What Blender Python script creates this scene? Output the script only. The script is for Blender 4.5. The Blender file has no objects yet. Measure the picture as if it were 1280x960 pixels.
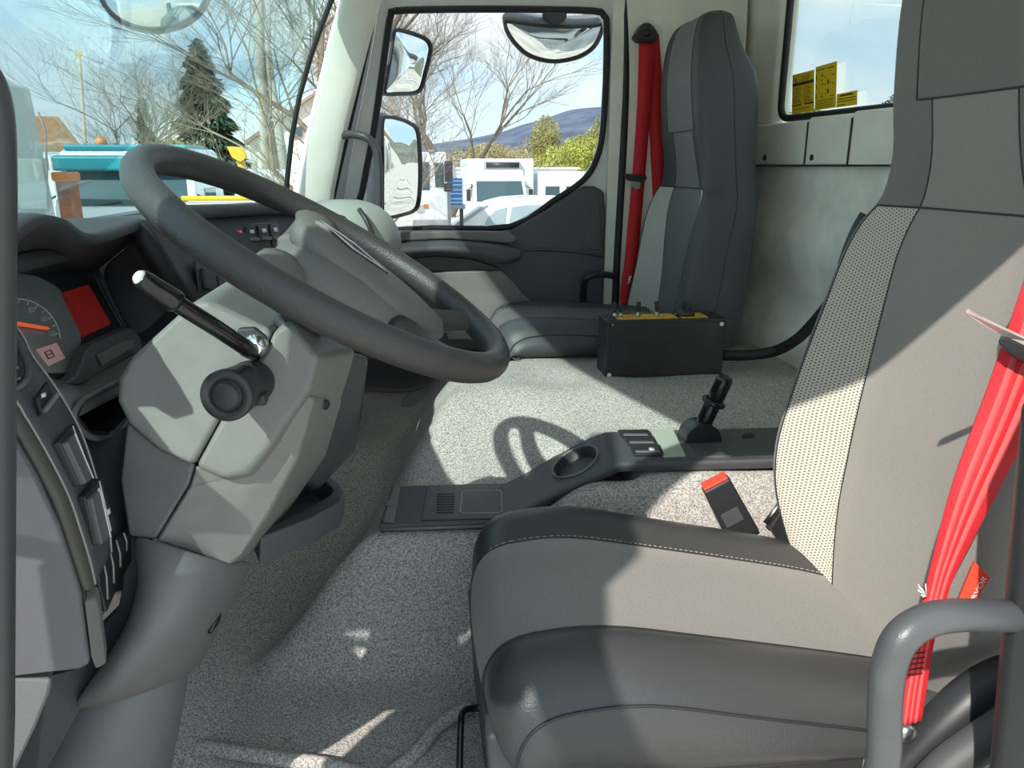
import bpy, bmesh, math, random
from mathutils import Vector, Matrix, noise
random.seed(7)
S = bpy.context.scene
COL = S.collection
# ------------------------------------------------------------------ camera, sky, sun, exposure
F = 961.0
PITCH = math.atan((480 - 207) / F)
YAW = math.radians(7)
CAM = Vector((0, 0, 1.1))
cd = bpy.data.cameras.new('camera')
cam = bpy.data.objects.new('camera', cd)
COL.objects.link(cam)
cam.location = CAM
cam.rotation_euler = (math.pi / 2 - PITCH, 0, -YAW)
cd.sensor_fit = 'HORIZONTAL'
cd.sensor_width = 36.0
cd.lens = 36.0 * F / 1280.0
cd.clip_start = 0.02
cd.clip_end = 3000
S.camera = cam
S.view_settings.view_transform = 'Standard'
S.view_settings.look = 'None'
S.view_settings.exposure = 0.9
S.view_settings.gamma = 1.0
S.view_settings.use_curve_mapping = False

SUN_DIR = Vector((0.75, 1.02, -1.0)).normalized()      # the way the light travels
sd = bpy.data.lights.new('sun', 'SUN')
sd.energy = 3.2
sd.angle = math.radians(0.6)
sd.color = (1.0, 0.95, 0.86)
sun = bpy.data.objects.new('sun', sd)
COL.objects.link(sun)
sun.rotation_euler = SUN_DIR.to_track_quat('-Z', 'Y').to_euler()
sun.location = (-3, -4, 8)

world = bpy.data.worlds.new('sky')
S.world = world
world.use_nodes = True
nt = world.node_tree
nt.nodes.clear()
def wn(t, **k):
    n = nt.nodes.new(t)
    for a, b in k.items():
        setattr(n, a, b)
    return n
tc = wn('ShaderNodeTexCoord')
sep = wn('ShaderNodeSeparateXYZ')
nt.links.new(tc.outputs['Generated'], sep.inputs[0])
mp = wn('ShaderNodeMapping')
mp.inputs['Scale'].default_value = (1.0, 1.0, 2.6)
nt.links.new(tc.outputs['Generated'], mp.inputs[0])
nz = wn('ShaderNodeTexNoise')
nz.inputs['Scale'].default_value = 3.2
nz.inputs['Detail'].default_value = 8
nz.inputs['Roughness'].default_value = 0.55
nz.inputs['Distortion'].default_value = 0.4
nt.links.new(mp.outputs[0], nz.inputs['Vector'])
ramp = wn('ShaderNodeValToRGB')
ramp.color_ramp.elements[0].position = 0.38
ramp.color_ramp.elements[0].color = (0, 0, 0, 1)
ramp.color_ramp.elements[1].position = 0.62
ramp.color_ramp.elements[1].color = (1, 1, 1, 1)
nt.links.new(nz.outputs['Fac'], ramp.inputs[0])
grad = wn('ShaderNodeValToRGB')
grad.color_ramp.elements[0].position = 0.0
grad.color_ramp.elements[0].color = (0.36, 0.49, 0.58, 1)
grad.color_ramp.elements[1].position = 0.5
grad.color_ramp.elements[1].color = (0.18, 0.36, 0.52, 1)
nt.links.new(sep.outputs['Z'], grad.inputs[0])
mix = wn('ShaderNodeMixRGB')
mix.inputs[2].default_value = (0.54, 0.575, 0.59, 1)
nt.links.new(ramp.outputs[0], mix.inputs[0])
nt.links.new(grad.outputs[0], mix.inputs[1])
bg = wn('ShaderNodeBackground')
bg.inputs['Strength'].default_value = 1.4
nt.links.new(mix.outputs[0], bg.inputs['Color'])
wo = wn('ShaderNodeOutputWorld')
nt.links.new(bg.outputs[0], wo.inputs[0])

# ------------------------------------------------------------------ helpers: places
_R = Matrix.Rotation(-YAW, 3, 'Z') @ Matrix.Rotation(math.pi / 2 - PITCH, 3, 'X')
def ray(u, v):
    return _R @ Vector(((u - 640) / F, (480 - v) / F, -1.0))
def PY(u, v, y):
    d = ray(u, v)
    return CAM + d * (y / d.y)
def PX(u, v, x):
    d = ray(u, v)
    return CAM + d * (x / d.x)
def PZ(u, v, z):
    d = ray(u, v)
    return CAM + d * ((z - CAM.z) / d.z)
def L(*pts):
    return [PY(*p) for p in pts]
V = Vector

# ------------------------------------------------------------------ helpers: materials
MATS = {}
def mat(name, col, rough=0.5, metal=0.0, bump=0.0, bscale=300.0, var=0.0, vscale=None, coat=0.0, spec=0.5, col2=None, stretch=None, detail=2.0, sheen=0.0, ramp=(0.36, 0.64)):
    if name in MATS:
        return MATS[name]
    m = bpy.data.materials.new(name)
    m.use_nodes = True
    t = m.node_tree
    b = t.nodes['Principled BSDF']
    b.inputs['Base Color'].default_value = (*col, 1)
    b.inputs['Roughness'].default_value = rough
    b.inputs['Metallic'].default_value = metal
    b.inputs['Specular IOR Level'].default_value = spec
    b.inputs['Coat Weight'].default_value = coat
    if sheen:
        b.inputs['Sheen Weight'].default_value = sheen
    if bump or var or col2:
        c = t.nodes.new('ShaderNodeTexCoord')
        src = c.outputs['Object']
        if stretch:
            mpn = t.nodes.new('ShaderNodeMapping')
            mpn.inputs['Scale'].default_value = stretch
            t.links.new(src, mpn.inputs[0])
            src = mpn.outputs[0]
        if bump:
            n = t.nodes.new('ShaderNodeTexNoise')
            n.inputs['Scale'].default_value = bscale
            n.inputs['Detail'].default_value = detail
            t.links.new(src, n.inputs['Vector'])
            bn = t.nodes.new('ShaderNodeBump')
            bn.inputs['Strength'].default_value = bump
            bn.inputs['Distance'].default_value = 0.002
            t.links.new(n.outputs['Fac'], bn.inputs['Height'])
            t.links.new(bn.outputs[0], b.inputs['Normal'])
        if var or col2:
            n2 = t.nodes.new('ShaderNodeTexNoise')
            n2.inputs['Scale'].default_value = vscale or bscale
            n2.inputs['Detail'].default_value = 4
            t.links.new(src, n2.inputs['Vector'])
            r = t.nodes.new('ShaderNodeValToRGB')
            r.color_ramp.elements[0].position = ramp[0]
            r.color_ramp.elements[1].position = ramp[1]
            c2 = col2 if col2 else tuple(min(1, x * (1 + var)) for x in col)
            c1 = col if col2 else tuple(x * (1 - var) for x in col)
            r.color_ramp.elements[0].color = (*c1, 1)
            r.color_ramp.elements[1].color = (*c2, 1)
            t.links.new(n2.outputs['Fac'], r.inputs[0])
            t.links.new(r.outputs[0], b.inputs['Base Color'])
    MATS[name] = m
    return m

def glass(name, tint, refl=0.9, rough=0.0, ior=1.45):
    m = bpy.data.materials.new(name)
    m.use_nodes = True
    t = m.node_tree
    t.nodes.clear()
    o = t.nodes.new('ShaderNodeOutputMaterial')
    tr = t.nodes.new('ShaderNodeBsdfTransparent')
    tr.inputs[0].default_value = (*[math.sqrt(c) for c in tint], 1)      # two faces, so the tint is met twice
    gl = t.nodes.new('ShaderNodeBsdfGlossy')
    gl.inputs['Roughness'].default_value = rough
    fr = t.nodes.new('ShaderNodeFresnel')
    fr.inputs[0].default_value = ior
    mu = t.nodes.new('ShaderNodeMath')
    mu.operation = 'MULTIPLY'
    mu.inputs[1].default_value = refl
    mx = t.nodes.new('ShaderNodeMixShader')
    t.links.new(fr.outputs[0], mu.inputs[0])
    t.links.new(mu.outputs[0], mx.inputs[0])
    t.links.new(tr.outputs[0], mx.inputs[1])
    t.links.new(gl.outputs[0], mx.inputs[2])
    t.links.new(mx.outputs[0], o.inputs[0])
    MATS[name] = m
    return m

def emis(name, col, strength, base=(0.02, 0.02, 0.02)):
    m = mat(name, base, 0.3)
    b = m.node_tree.nodes['Principled BSDF']
    b.inputs['Emission Color'].default_value = (*col, 1)
    b.inputs['Emission Strength'].default_value = strength
    return m

def hexmesh(name, c_hole, c_thread, pitch, ax=('Y', 'Z')):
    """woven honeycomb fabric: a hexagonal lattice of small dark holes in pale thread"""
    m = bpy.data.materials.new(name)
    m.use_nodes = True
    t = m.node_tree
    b = t.nodes['Principled BSDF']
    b.inputs['Roughness'].default_value = 0.85
    b.inputs['Specular IOR Level'].default_value = 0.2
    c = t.nodes.new('ShaderNodeTexCoord')
    s = t.nodes.new('ShaderNodeSeparateXYZ')
    t.links.new(c.outputs['Object'], s.inputs[0])
    k = 2 * math.pi / pitch
    tot = None
    for a in (0, math.pi / 3, 2 * math.pi / 3):
        def mth(op, x, y):
            n = t.nodes.new('ShaderNodeMath')
            n.operation = op
            for i, q in enumerate((x, y)):
                if q is None:
                    continue
                if isinstance(q, (int, float)):
                    n.inputs[i].default_value = q
                else:
                    t.links.new(q, n.inputs[i])
            return n.outputs[0]
        p = mth('ADD', mth('MULTIPLY', s.outputs[ax[0]], k * math.cos(a)), mth('MULTIPLY', s.outputs[ax[1]], k * math.sin(a)))
        w = mth('COSINE', p, None)
        tot = w if tot is None else mth('ADD', tot, w)
    r = t.nodes.new('ShaderNodeValToRGB')
    r.color_ramp.elements[0].position = 0.50
    r.color_ramp.elements[0].color = (*c_thread, 1)
    r.color_ramp.elements[1].position = 0.72
    r.color_ramp.elements[1].color = (*c_hole, 1)
    mm = t.nodes.new('ShaderNodeMapRange')
    mm.inputs['From Min'].default_value = -1.5
    mm.inputs['From Max'].default_value = 3.0
    t.links.new(tot, mm.inputs['Value'])
    t.links.new(mm.outputs[0], r.inputs[0])
    t.links.new(r.outputs[0], b.inputs['Base Color'])
    bn = t.nodes.new('ShaderNodeBump')
    bn.inputs['Strength'].default_value = 0.5
    bn.inputs['Distance'].default_value = 0.002
    bn.invert = True
    t.links.new(mm.outputs[0], bn.inputs['Height'])
    t.links.new(bn.outputs[0], b.inputs['Normal'])
    MATS[name] = m
    return m

PL = mat('dark_plastic', (0.072, 0.074, 0.079), 0.5, bump=0.25, bscale=900)
PLG = mat('grey_plastic', (0.19, 0.19, 0.182), 0.5, bump=0.25, bscale=900, var=0.06, vscale=25)
PLM = mat('mid_grey_plastic', (0.150, 0.149, 0.150), 0.5, bump=0.25, bscale=900, var=0.06, vscale=25)
BLK = mat('black_plastic', (0.026, 0.026, 0.029), 0.42, bump=0.1, bscale=700)
GLOSS = mat('gloss_black', (0.012, 0.012, 0.014), 0.18)
RUB = mat('black_rubber', (0.014, 0.014, 0.015), 0.6)
RIMM = mat('wheel_leatherette', (0.044, 0.042, 0.042), 0.40, bump=0.5, bscale=420, detail=3)
HUBM = mat('wheel_hub_plastic', (0.135, 0.133, 0.122), 0.55, bump=0.6, bscale=380, detail=3)
CREAM = mat('cream_trim', (0.84, 0.83, 0.74), 0.6, bump=0.15, bscale=500, var=0.05, vscale=8)
FELT = mat('grey_felt_wall', (0.86, 0.845, 0.76), 0.9, bump=0.3, bscale=600, var=0.08, vscale=12, spec=0.2)
PAINT = mat('white_grey_paint', (0.68, 0.69, 0.68), 0.3, var=0.03, vscale=20)
CARPET = mat('speckled_carpet', (0.23, 0.213, 0.207), 0.95, bump=0.8, bscale=320, col2=(0.58, 0.545, 0.505), vscale=290, ramp=(0.38, 0.62), spec=0.1, detail=4)
FAB = mat('seat_fabric', (0.30, 0.275, 0.255), 0.92, bump=0.35, bscale=900, var=0.12, vscale=700, spec=0.15, sheen=0.15)
FABD = mat('dark_seat_fabric', (0.20, 0.187, 0.178), 0.92, bump=0.3, bscale=900, var=0.1, vscale=700, spec=0.15, sheen=0.15)
LEA = mat('black_leather', (0.052, 0.052, 0.054), 0.36, bump=0.35, bscale=330, detail=3)
MESHF = hexmesh('honeycomb_fabric', (0.14, 0.125, 0.11), (0.56, 0.52, 0.45), 0.0050)
MESHP = hexmesh('pale_honeycomb_fabric', (0.36, 0.35, 0.32), (0.56, 0.55, 0.49), 0.0075)
RED = mat('red_webbing', (0.62, 0.016, 0.022), 0.7, bump=0.4, bscale=60, stretch=(1, 1, 30), var=0.08, vscale=40)
CHROME = mat('bright_metal', (0.75, 0.75, 0.73), 0.18, metal=1.0)
STEEL = mat('brushed_steel', (0.45, 0.45, 0.45), 0.35, metal=1.0)
MIRROR = mat('mirror_glass', (0.86, 0.88, 0.88), 0.015, metal=1.0)
WHITE = mat('white_mark', (0.75, 0.75, 0.75), 0.5)
STITCH = mat('pale_thread', (0.50, 0.48, 0.43), 0.8)

# ------------------------------------------------------------------ helpers: objects
ORIG = {}
def tag(o, label=None, cat=None, group=None, kind=None):
    if label: o['label'] = label
    if cat: o['category'] = cat
    if group: o['group'] = group
    if kind: o['kind'] = kind
    return o
def thing(name, label, cat, base=(0, 0, 0), group=None, kind=None):
    o = bpy.data.objects.new(name, None)
    o.empty_display_size = 0.05
    COL.objects.link(o)
    o.location = base
    ORIG[o] = V(base)
    return tag(o, label, cat, group, kind)
def root_off(o):
    while o.parent: o = o.parent
    return ORIG.get(o, V((0, 0, 0)))
def obj(name, verts, faces, m, parent=None, smooth=True, bevel=0, seg=2, sub=0, solid=0, mats=None, fm=None, solid_off=-1):
    me = bpy.data.meshes.new(name)
    off = root_off(parent) if parent else V((0, 0, 0))
    me.from_pydata([tuple(V(v) - off) for v in verts], [], faces)
    bm = bmesh.new()
    bm.from_mesh(me)
    bmesh.ops.recalc_face_normals(bm, faces=bm.faces)
    bm.to_mesh(me)
    bm.free()
    for q in (mats or [m]):
        me.materials.append(q)
    if fm:
        for p, i in zip(me.polygons, fm): p.material_index = i
    for p in me.polygons: p.use_smooth = smooth
    o = bpy.data.objects.new(name, me)
    COL.objects.link(o)
    if parent: o.parent = parent
    if solid:
        md = o.modifiers.new('solid', 'SOLIDIFY'); md.thickness = solid; md.offset = solid_off
    if bevel:
        md = o.modifiers.new('bevel', 'BEVEL'); md.width = bevel; md.segments = seg
        md.limit_method = 'ANGLE'; md.angle_limit = math.radians(35)
    if sub:
        md = o.modifiers.new('sub', 'SUBSURF'); md.levels = sub; md.render_levels = sub
    if smooth and bevel:
        md = o.modifiers.new('wn', 'WEIGHTED_NORMAL'); md.keep_sharp = True
    return o
def merge(parts):
    vs, fs = [], []
    for v, f in parts:
        n = len(vs)
        vs += list(v)
        fs += [tuple(i + n for i in q) for q in f]
    return vs, fs
def g_box(c, s, R=None):
    c = V(c); out = []
    for z in (-.5, .5):
        for x, y in ((-.5, -.5), (.5, -.5), (.5, .5), (-.5, .5)):
            p = V((x * s[0], y * s[1], z * s[2]))
            out.append(c + (R @ p if R else p))
    return out, [(3, 2, 1, 0), (4, 5, 6, 7), (0, 1, 5, 4), (1, 2, 6, 5), (2, 3, 7, 6), (3, 0, 4, 7)]
def g_hexa(a, b):
    """two rings of equal length joined and capped"""
    n = len(a)
    vs = [V(p) for p in a] + [V(p) for p in b]
    fs = [tuple(range(n - 1, -1, -1)), tuple(range(n, 2 * n))]
    fs += [(i, (i + 1) % n, n + (i + 1) % n, n + i) for i in range(n)]
    return vs, fs
def g_slab(poly, vec):
    vec = V(vec)
    return g_hexa(poly, [V(p) + vec for p in poly])
def g_grid(rows, closed=False):
    n = len(rows[0])
    vs = [V(p) for r in rows for p in r]
    fs = []
    for i in range(len(rows) - 1):
        for j in range(n if closed else n - 1):
            k = (j + 1) % n
            fs.append((i * n + j, i * n + k, (i + 1) * n + k, (i + 1) * n + j))
    return vs, fs
def g_loft(rows, cap=True):
    vs, fs = g_grid(rows, True)
    n = len(rows[0])
    if cap:
        fs.append(tuple(range(n - 1, -1, -1)))
        b = (len(rows) - 1) * n
        fs.append(tuple(range(b, b + n)))
    return vs, fs
def crom(pts, k=6, closed=False):
    """Catmull-Rom through the points"""
    pts = [V(p) for p in pts]
    n = len(pts)
    if n < 3 or k < 2: return pts
    out = []
    rng = n if closed else n - 1
    for i in range(rng):
        if closed:
            a, b, c, d = (pts[(i + j - 1) % n] for j in range(4))
        else:
            b, c = pts[i], pts[i + 1]
            a = pts[i - 1] if i else b * 2 - c
            d = pts[i + 2] if i + 2 < n else c * 2 - b
        for s in range(k):
            t = s / k
            out.append(0.5 * ((2 * b) + (c - a) * t + (2 * a - 5 * b + 4 * c - d) * t * t + (3 * b - a - 3 * c + d) * t ** 3))
    if not closed: out.append(pts[-1])
    return out
def g_tube(pts, r, n=12, closed=False, cap=True, flat=None):
    """tube along the points; r a number or one per point; flat=(normal, width, thickness) makes a strap"""
    pts = [V(p) for p in pts]
    m = len(pts)
    rr = r if isinstance(r, (list, tuple)) else [r] * m
    rows = []
    T = []
    for i in range(m):
        if closed: t = pts[(i + 1) % m] - pts[i - 1]
        else: t = pts[min(i + 1, m - 1)] - pts[max(i - 1, 0)]
        T.append(t.normalized())
    nrm = T[0].orthogonal().normalized()
    for i in range(m):
        nrm = (nrm - T[i] * nrm.dot(T[i]))
        nrm = nrm.normalized() if nrm.length > 1e-6 else T[i].orthogonal().normalized()
        bi = T[i].cross(nrm)
        rows.append([pts[i] + (nrm * math.cos(2 * math.pi * k / n) + bi * math.sin(2 * math.pi * k / n)) * rr[i] for k in range(n)])
    if closed:
        rows.append(rows[0])
        return g_grid(rows, True)
    return g_loft(rows, cap)
def g_strap(lefts, rights, th, k=5):
    """ribbon between two edge lines with thickness"""
    a, b = crom(lefts, k), crom(rights, k)
    rows = []
    for i in range(len(a)):
        j = min(i + 1, len(a) - 1); h = max(i - 1, 0)
        t = (a[j] + b[j]) - (a[h] + b[h])
        n = t.cross(b[i] - a[i]).normalized() * (th / 2)
        rows.append([a[i] + n, b[i] + n, b[i] - n, a[i] - n])
    return g_loft(rows)
def g_lathe(c, axis, prof, n=24, cap=True):
    """profile [(r, h)] turned about an axis"""
    c = V(c); ax = V(axis).normalized()
    x = ax.orthogonal().normalized(); y = ax.cross(x)
    rows = [[c + ax * h + (x * math.cos(2 * math.pi * k / n) + y * math.sin(2 * math.pi * k / n)) * r for k in range(n)] for r, h in prof]
    return g_loft(rows, cap)
def g_rbox(c, s, r=0.01, R=None):
    return g_box(c, s, R)
def rect3(o, ex, ey, w, h):
    o, ex, ey = V(o), V(ex).normalized(), V(ey).normalized()
    return [o - ex * w / 2 - ey * h / 2, o + ex * w / 2 - ey * h / 2, o + ex * w / 2 + ey * h / 2, o - ex * w / 2 + ey * h / 2]
def quadpt(q, s, t):
    """point in a quad a(0,0) b(1,0) c(1,1) d(0,1)"""
    a, b, c, d = [V(p) for p in q]
    return (a * (1 - s) + b * s) * (1 - t) + (d * (1 - s) + c * s) * t
def subquad(q, s0, s1, t0, t1):
    return [quadpt(q, s0, t0), quadpt(q, s1, t0), quadpt(q, s1, t1), quadpt(q, s0, t1)]
def qn(q):
    return (V(q[1]) - V(q[0])).cross(V(q[3]) - V(q[0])).normalized()
def toward_cam(q):
    n = qn(q)
    c = sum((V(p) for p in q), V()) / len(q)
    return n if n.dot(CAM - c) > 0 else -n
def plate(name, q, th, m, parent, bevel=0.001, lift=0.0, seg=2):
    """thin solid plate on a quad/polygon, rising th towards the room"""
    n = toward_cam(q)
    return obj(name, *g_slab([V(p) + n * (lift - 0.0005) for p in q], n * th), m, parent, bevel=bevel, seg=seg)
def text(name, s, q, m, parent, fill=0.9, lift=0.0008):
    """flat lettering fitted into a quad (a lower left, b lower right, d upper left)"""
    cu = bpy.data.curves.new(name, 'FONT')
    cu.body = s
    o = bpy.data.objects.new(name, cu)
    COL.objects.link(o)
    dg = bpy.context.evaluated_depsgraph_get()
    me = bpy.data.meshes.new_from_object(o.evaluated_get(dg))
    bpy.data.objects.remove(o)
    xs = [v.co.x for v in me.vertices]; ys = [v.co.y for v in me.vertices]
    x0, x1, y0, y1 = min(xs), max(xs), min(ys), max(ys)
    n = toward_cam(q)
    off = root_off(parent)
    e = (1 - fill) / 2
    for v in me.vertices:
        v.co = quadpt(q, e + fill * (v.co.x - x0) / (x1 - x0), e + fill * (v.co.y - y0) / max(1e-6, y1 - y0)) + n * lift - off
    me.materials.clear(); me.materials.append(m)
    o = bpy.data.objects.new(name, me)
    COL.objects.link(o); o.parent = parent
    return o

# ================================================================== STRUCTURE OF THE CAB
def sm(t):
    t = max(0.0, min(1.0, t))
    return t * t * (3 - 2 * t)
def lerp(a, b, t):
    return a + (b - a) * t
def pw(x, tab):
    if x <= tab[0][0]: return tab[0][1]
    for (a, p), (b, q) in zip(tab, tab[1:]):
        if x <= b: return lerp(p, q, sm((x - a) / (b - a)))
    return tab[-1][1]
ZF = 0.12
def floor_z(x, y):
    near = lerp(0.375, 0.465, sm((x - 0.17) / 0.2))
    top = pw(y, [(1.33, ZF), (1.455, near), (1.62, near + 0.01), (1.95, 0.535), (2.3, 0.545), (2.45, 0.50), (2.8, 0.45)])
    xf = pw(y, [(1.3, -0.17), (1.6, -0.03), (2.0, 0.12), (2.4, 0.22)])
    k = sm((x - (xf - 0.26)) / 0.26)
    zf = lerp(ZF, 0.31, sm((y - 1.6) / 0.6))                # the passenger footwell lies higher
    z = zf + (top - zf) * k
    z += 0.25 * sm((-0.35 - x) / 0.3)                       # toe board
    if 0.10 < x < 0.50:                                     # hollow under the cup holder
        z -= 0.14 * sm((x - 0.21) / 0.03) * sm((0.46 - x) / 0.03) * sm((y - 1.465) / 0.025) * sm((1.665 - y) / 0.025)
    z += 0.010 * (noise.noise(V((x * 7, y * 7, 0))))
    return z
nx, ny = 110, 90
rows = []
for i in range(nx + 1):
    x = -0.75 + 2.05 * i / nx
    rows.append([V((x, 0.62 + 2.1 * j / ny, floor_z(x, 0.62 + 2.1 * j / ny))) for j in range(ny + 1)])
floor = obj('floor', *g_grid(rows), CARPET, solid=0.03)
tag(floor, 'grey speckled carpet over the cab floor and engine tunnel', 'floor', kind='structure')
# rolled edge of the carpet by the door step
for pl in ([(190, 925), (235, 930), (290, 940), (350, 948), (420, 958), (470, 975)], [(450, 985), (490, 965), (525, 935), (550, 905), (590, 882)]):
    e = crom([PZ(u, v, ZF + 0.012) for u, v in pl], 5)
    obj('carpet_lip', *g_tube(e, 0.013, 8), CARPET, floor)

def xw(y): return 1.10 + 0.085 * (2.7 - y)
WN = V((1, 0.085, 0)).normalized()
def PW(u, v, d=0.0):
    """point on the back wall plane, d metres in front of it"""
    r = ray(u, v)
    n = V((1, 0.085, 0)); c = 1.10 + 0.085 * 2.7 - d
    return CAM + r * ((c - n.dot(CAM)) / n.dot(r))
def wallpt(y, z, d=0.0): return V((xw(y) - d, y, z))
ZW = PW(980, 148.5).z                                       # lower edge of the back window
wb = []
wr = []
for i in range(25):
    z = 0.05 + (1.105 - 0.05) * i / 24
    wr.append([wallpt(0.45 + 2.3 * j / 40, z, 0.02 + 0.03 * sm((0.98 - z) / 0.08) * sm((z - 0.75) / 0.1) * sm((2.55 - (0.45 + 2.3 * j / 40)) / 0.1) + 0.05 * sm((0.72 - z) / 0.15)) for j in range(41)])
wall_back = obj('wall_back', *g_grid(wr), FELT, solid=0.03, solid_off=1)
tag(wall_back, 'pale grey felt lined back wall of the cab', 'wall', kind='structure')
# window wall above: four pieces round the opening
Y0, Y1 = PW(977.5, 120).y, 0.75
def wslab(name, ya, yb, za, zb, d, th, m, bev=0.012):
    q = [wallpt(ya, za, d), wallpt(yb, za, d), wallpt(yb, zb, d), wallpt(ya, zb, d)]
    return obj(name, *g_slab(q, (th, 0, 0)), m, wall_back, bevel=bev, seg=3)
wslab('window_surround', 2.74, Y0, 1.10, 1.74, 0.02, 0.06, CREAM, 0.03)
wslab('window_surround', Y1, 0.45, 1.10, 1.74, 0.02, 0.06, CREAM)
wslab('window_surround', 2.72, 0.45, 1.60, 1.76, 0.018, 0.05, CREAM)
ya, yb, yc = PW(1026, 180).y, PW(1082, 180).y, PW(1083.5, 180).y
wslab('trim_panel', 2.66, ya, 1.1, ZW - 0.015, 0.045, 0.05, CREAM, 0.008)
wslab('trim_panel', ya - 0.006, yb, 1.1, ZW - 0.008, 0.047, 0.05, CREAM, 0.008)
wslab('trim_panel', yc, 0.5, 1.095, ZW - 0.004, 0.047, 0.05, CREAM, 0.008)
for u, v in ((956, 197), (1015, 197)):
    c = PW(u, v, 0.046)
    obj('bolt_hole', *g_lathe(c, -WN, [(0.008, -0.004), (0.010, 0.0), (0.008, 0.003), (0.003, 0.002)], 12), BLK, wall_back)
# back window
q = [wallpt(Y0, ZW, 0.0), wallpt(Y1, ZW, 0.0), wallpt(Y1, 1.62, 0.0), wallpt(Y0, 1.62, 0.0)]
win3 = thing('window_3', 'back window of the cab with a black rubber seal', 'window', wallpt(1.6, ZW, 0), kind='structure')
def rloop(q, r, k=6):
    """rounded loop of a quad"""
    out = []
    for i in range(4):
        a, b, c = V(q[i - 1]), V(q[i]), V(q[(i + 1) % 4])
        p, n = b + (a - b).normalized() * r, b + (c - b).normalized() * r
        out += [(p * (1 - t) + b * t) * (1 - t) + (b * (1 - t) + n * t) * t for t in [j / k for j in range(k + 1)]]
    return out
obj('pane', *g_slab(q, (0.005, 0, 0)), glass('rear_glass', (0.92, 1.0, 0.98), 0.5), win3, smooth=False)
obj('rubber_seal', *g_tube(rloop(q, 0.05), 0.011, 8, closed=True), RUB, win3)

# side wall behind the passenger door, ceiling, rails and pillars
wside = obj('wall_right', *g_slab([V((0.66, 2.70, 0.05)), V((1.2, 2.70, 0.05)), V((1.2, 2.66, 1.74)), V((0.66, 2.66, 1.74))], (0, 0.05, 0)), CREAM, smooth=False)
tag(wside, 'cream side wall behind the passenger door opening', 'wall', kind='structure')
# rounded corner between side wall and back wall
cr = []
for z in (0.05, 0.6, 1.1, 1.74):
    o = 0.0 if z < 1.5 else 0.03
    cr.append([V((xw(2.7) - 0.16, 2.70 - 0.02, z)), V((xw(2.7) - 0.08, 2.68, z)), V((xw(2.7) - 0.035, 2.64, z)), V((xw(2.6) - 0.03, 2.56, z))])
obj('corner_fillet', *g_grid(cr), CREAM, wside, sub=2, solid=0.01)
HEAD = [(-0.10, 0.44), (-0.2, 0.62), (-0.30, 0.87), (-0.36, 1.2), (-0.39, 1.6), (-0.37, 2.0), (-0.30, 2.35), (-0.20, 2.62)]
hd = crom([V((x, y, 1.63)) for x, y in HEAD], 4)
top = [p + V((0.0, 0, 0.015)) for p in hd] + [V((1.25, 2.74, 1.645)), V((1.35, 0.42, 1.645))]
ceiling = obj('ceiling', *g_slab(top, (0, 0, 0.05)), CREAM, smooth=False)
tag(ceiling, 'cream ceiling lining of the cab', 'ceiling', kind='structure')
obj('header_rail', *g_tube(hd, 0.035, 10), CREAM, ceiling)
rail = obj('trim_1', *merge([g_box((0.62, 0.45, 1.62), (1.5, 0.06, 0.20))]), PAINT, bevel=0.02)
tag(rail, 'roof rail above the open driver door', 'trim', kind='structure')
rail2 = obj('trim_2', *merge([g_box((0.5, 2.76, 1.74), (1.5, 0.08, 0.14))]), CREAM, bevel=0.02)
tag(rail2, 'roof rail above the passenger door', 'trim', kind='structure')
# driver side front pillar and rear pillar
pf = []
for (x, y, z, w) in ((-0.56, 0.50, 0.2, 0.07), (-0.52, 0.5, 0.93, 0.06), (-0.33, 0.49, 1.25, 0.05), (-0.12, 0.45, 1.66, 0.05)):
    pf.append([V((x - w, y - 0.03, z)), V((x + w * 0.6, y - 0.03, z)), V((x + w * 0.6, y + 0.03, z)), V((x - w, y + 0.04, z))])
o = obj('trim_3', *g_loft(pf), PAINT, bevel=0.012); tag(o, 'driver side front pillar', 'trim', kind='structure')
p0 = PY(1236, 1010, 0.60)
pb = [[V((q.x, q.y, 0.08)) for q in (p0, p0 + V((0.03, -0.05, 0)), p0 + V((0.25, -0.06, 0)), p0 + V((0.25, 0.03, 0)), p0 + V((0.02, 0.03, 0)))]]   # stands on the cab floor
for (u, v) in ((1236, 1010), (1241, 960), (1255, 810), (1268, 660), (1281, 520)):
    p = PY(u, v, 0.60)
    pb.append([p, p + V((0.03, -0.05, 0)), p + V((0.25, -0.06, 0)), p + V((0.25, 0.03, 0)), p + V((0.02, 0.03, 0))])
p = V((0.66, 0.50, 1.62))
pb.append([p, p + V((0.03, -0.05, 0)), p + V((0.25, -0.06, 0)), p + V((0.25, 0.03, 0)), p + V((0.02, 0.03, 0))])
o = obj('trim_4', *g_loft(pb), BLK, bevel=0.01); tag(o, 'dark textured rear door pillar cover by the driver seat', 'trim', kind='structure')
# firewall
o = obj('wall_front', *g_box((-0.78, 1.6, 0.5), (0.05, 2.3, 0.95)), BLK, smooth=False)
tag(o, 'dark bulkhead under the dashboard', 'wall', kind='structure')

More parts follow.
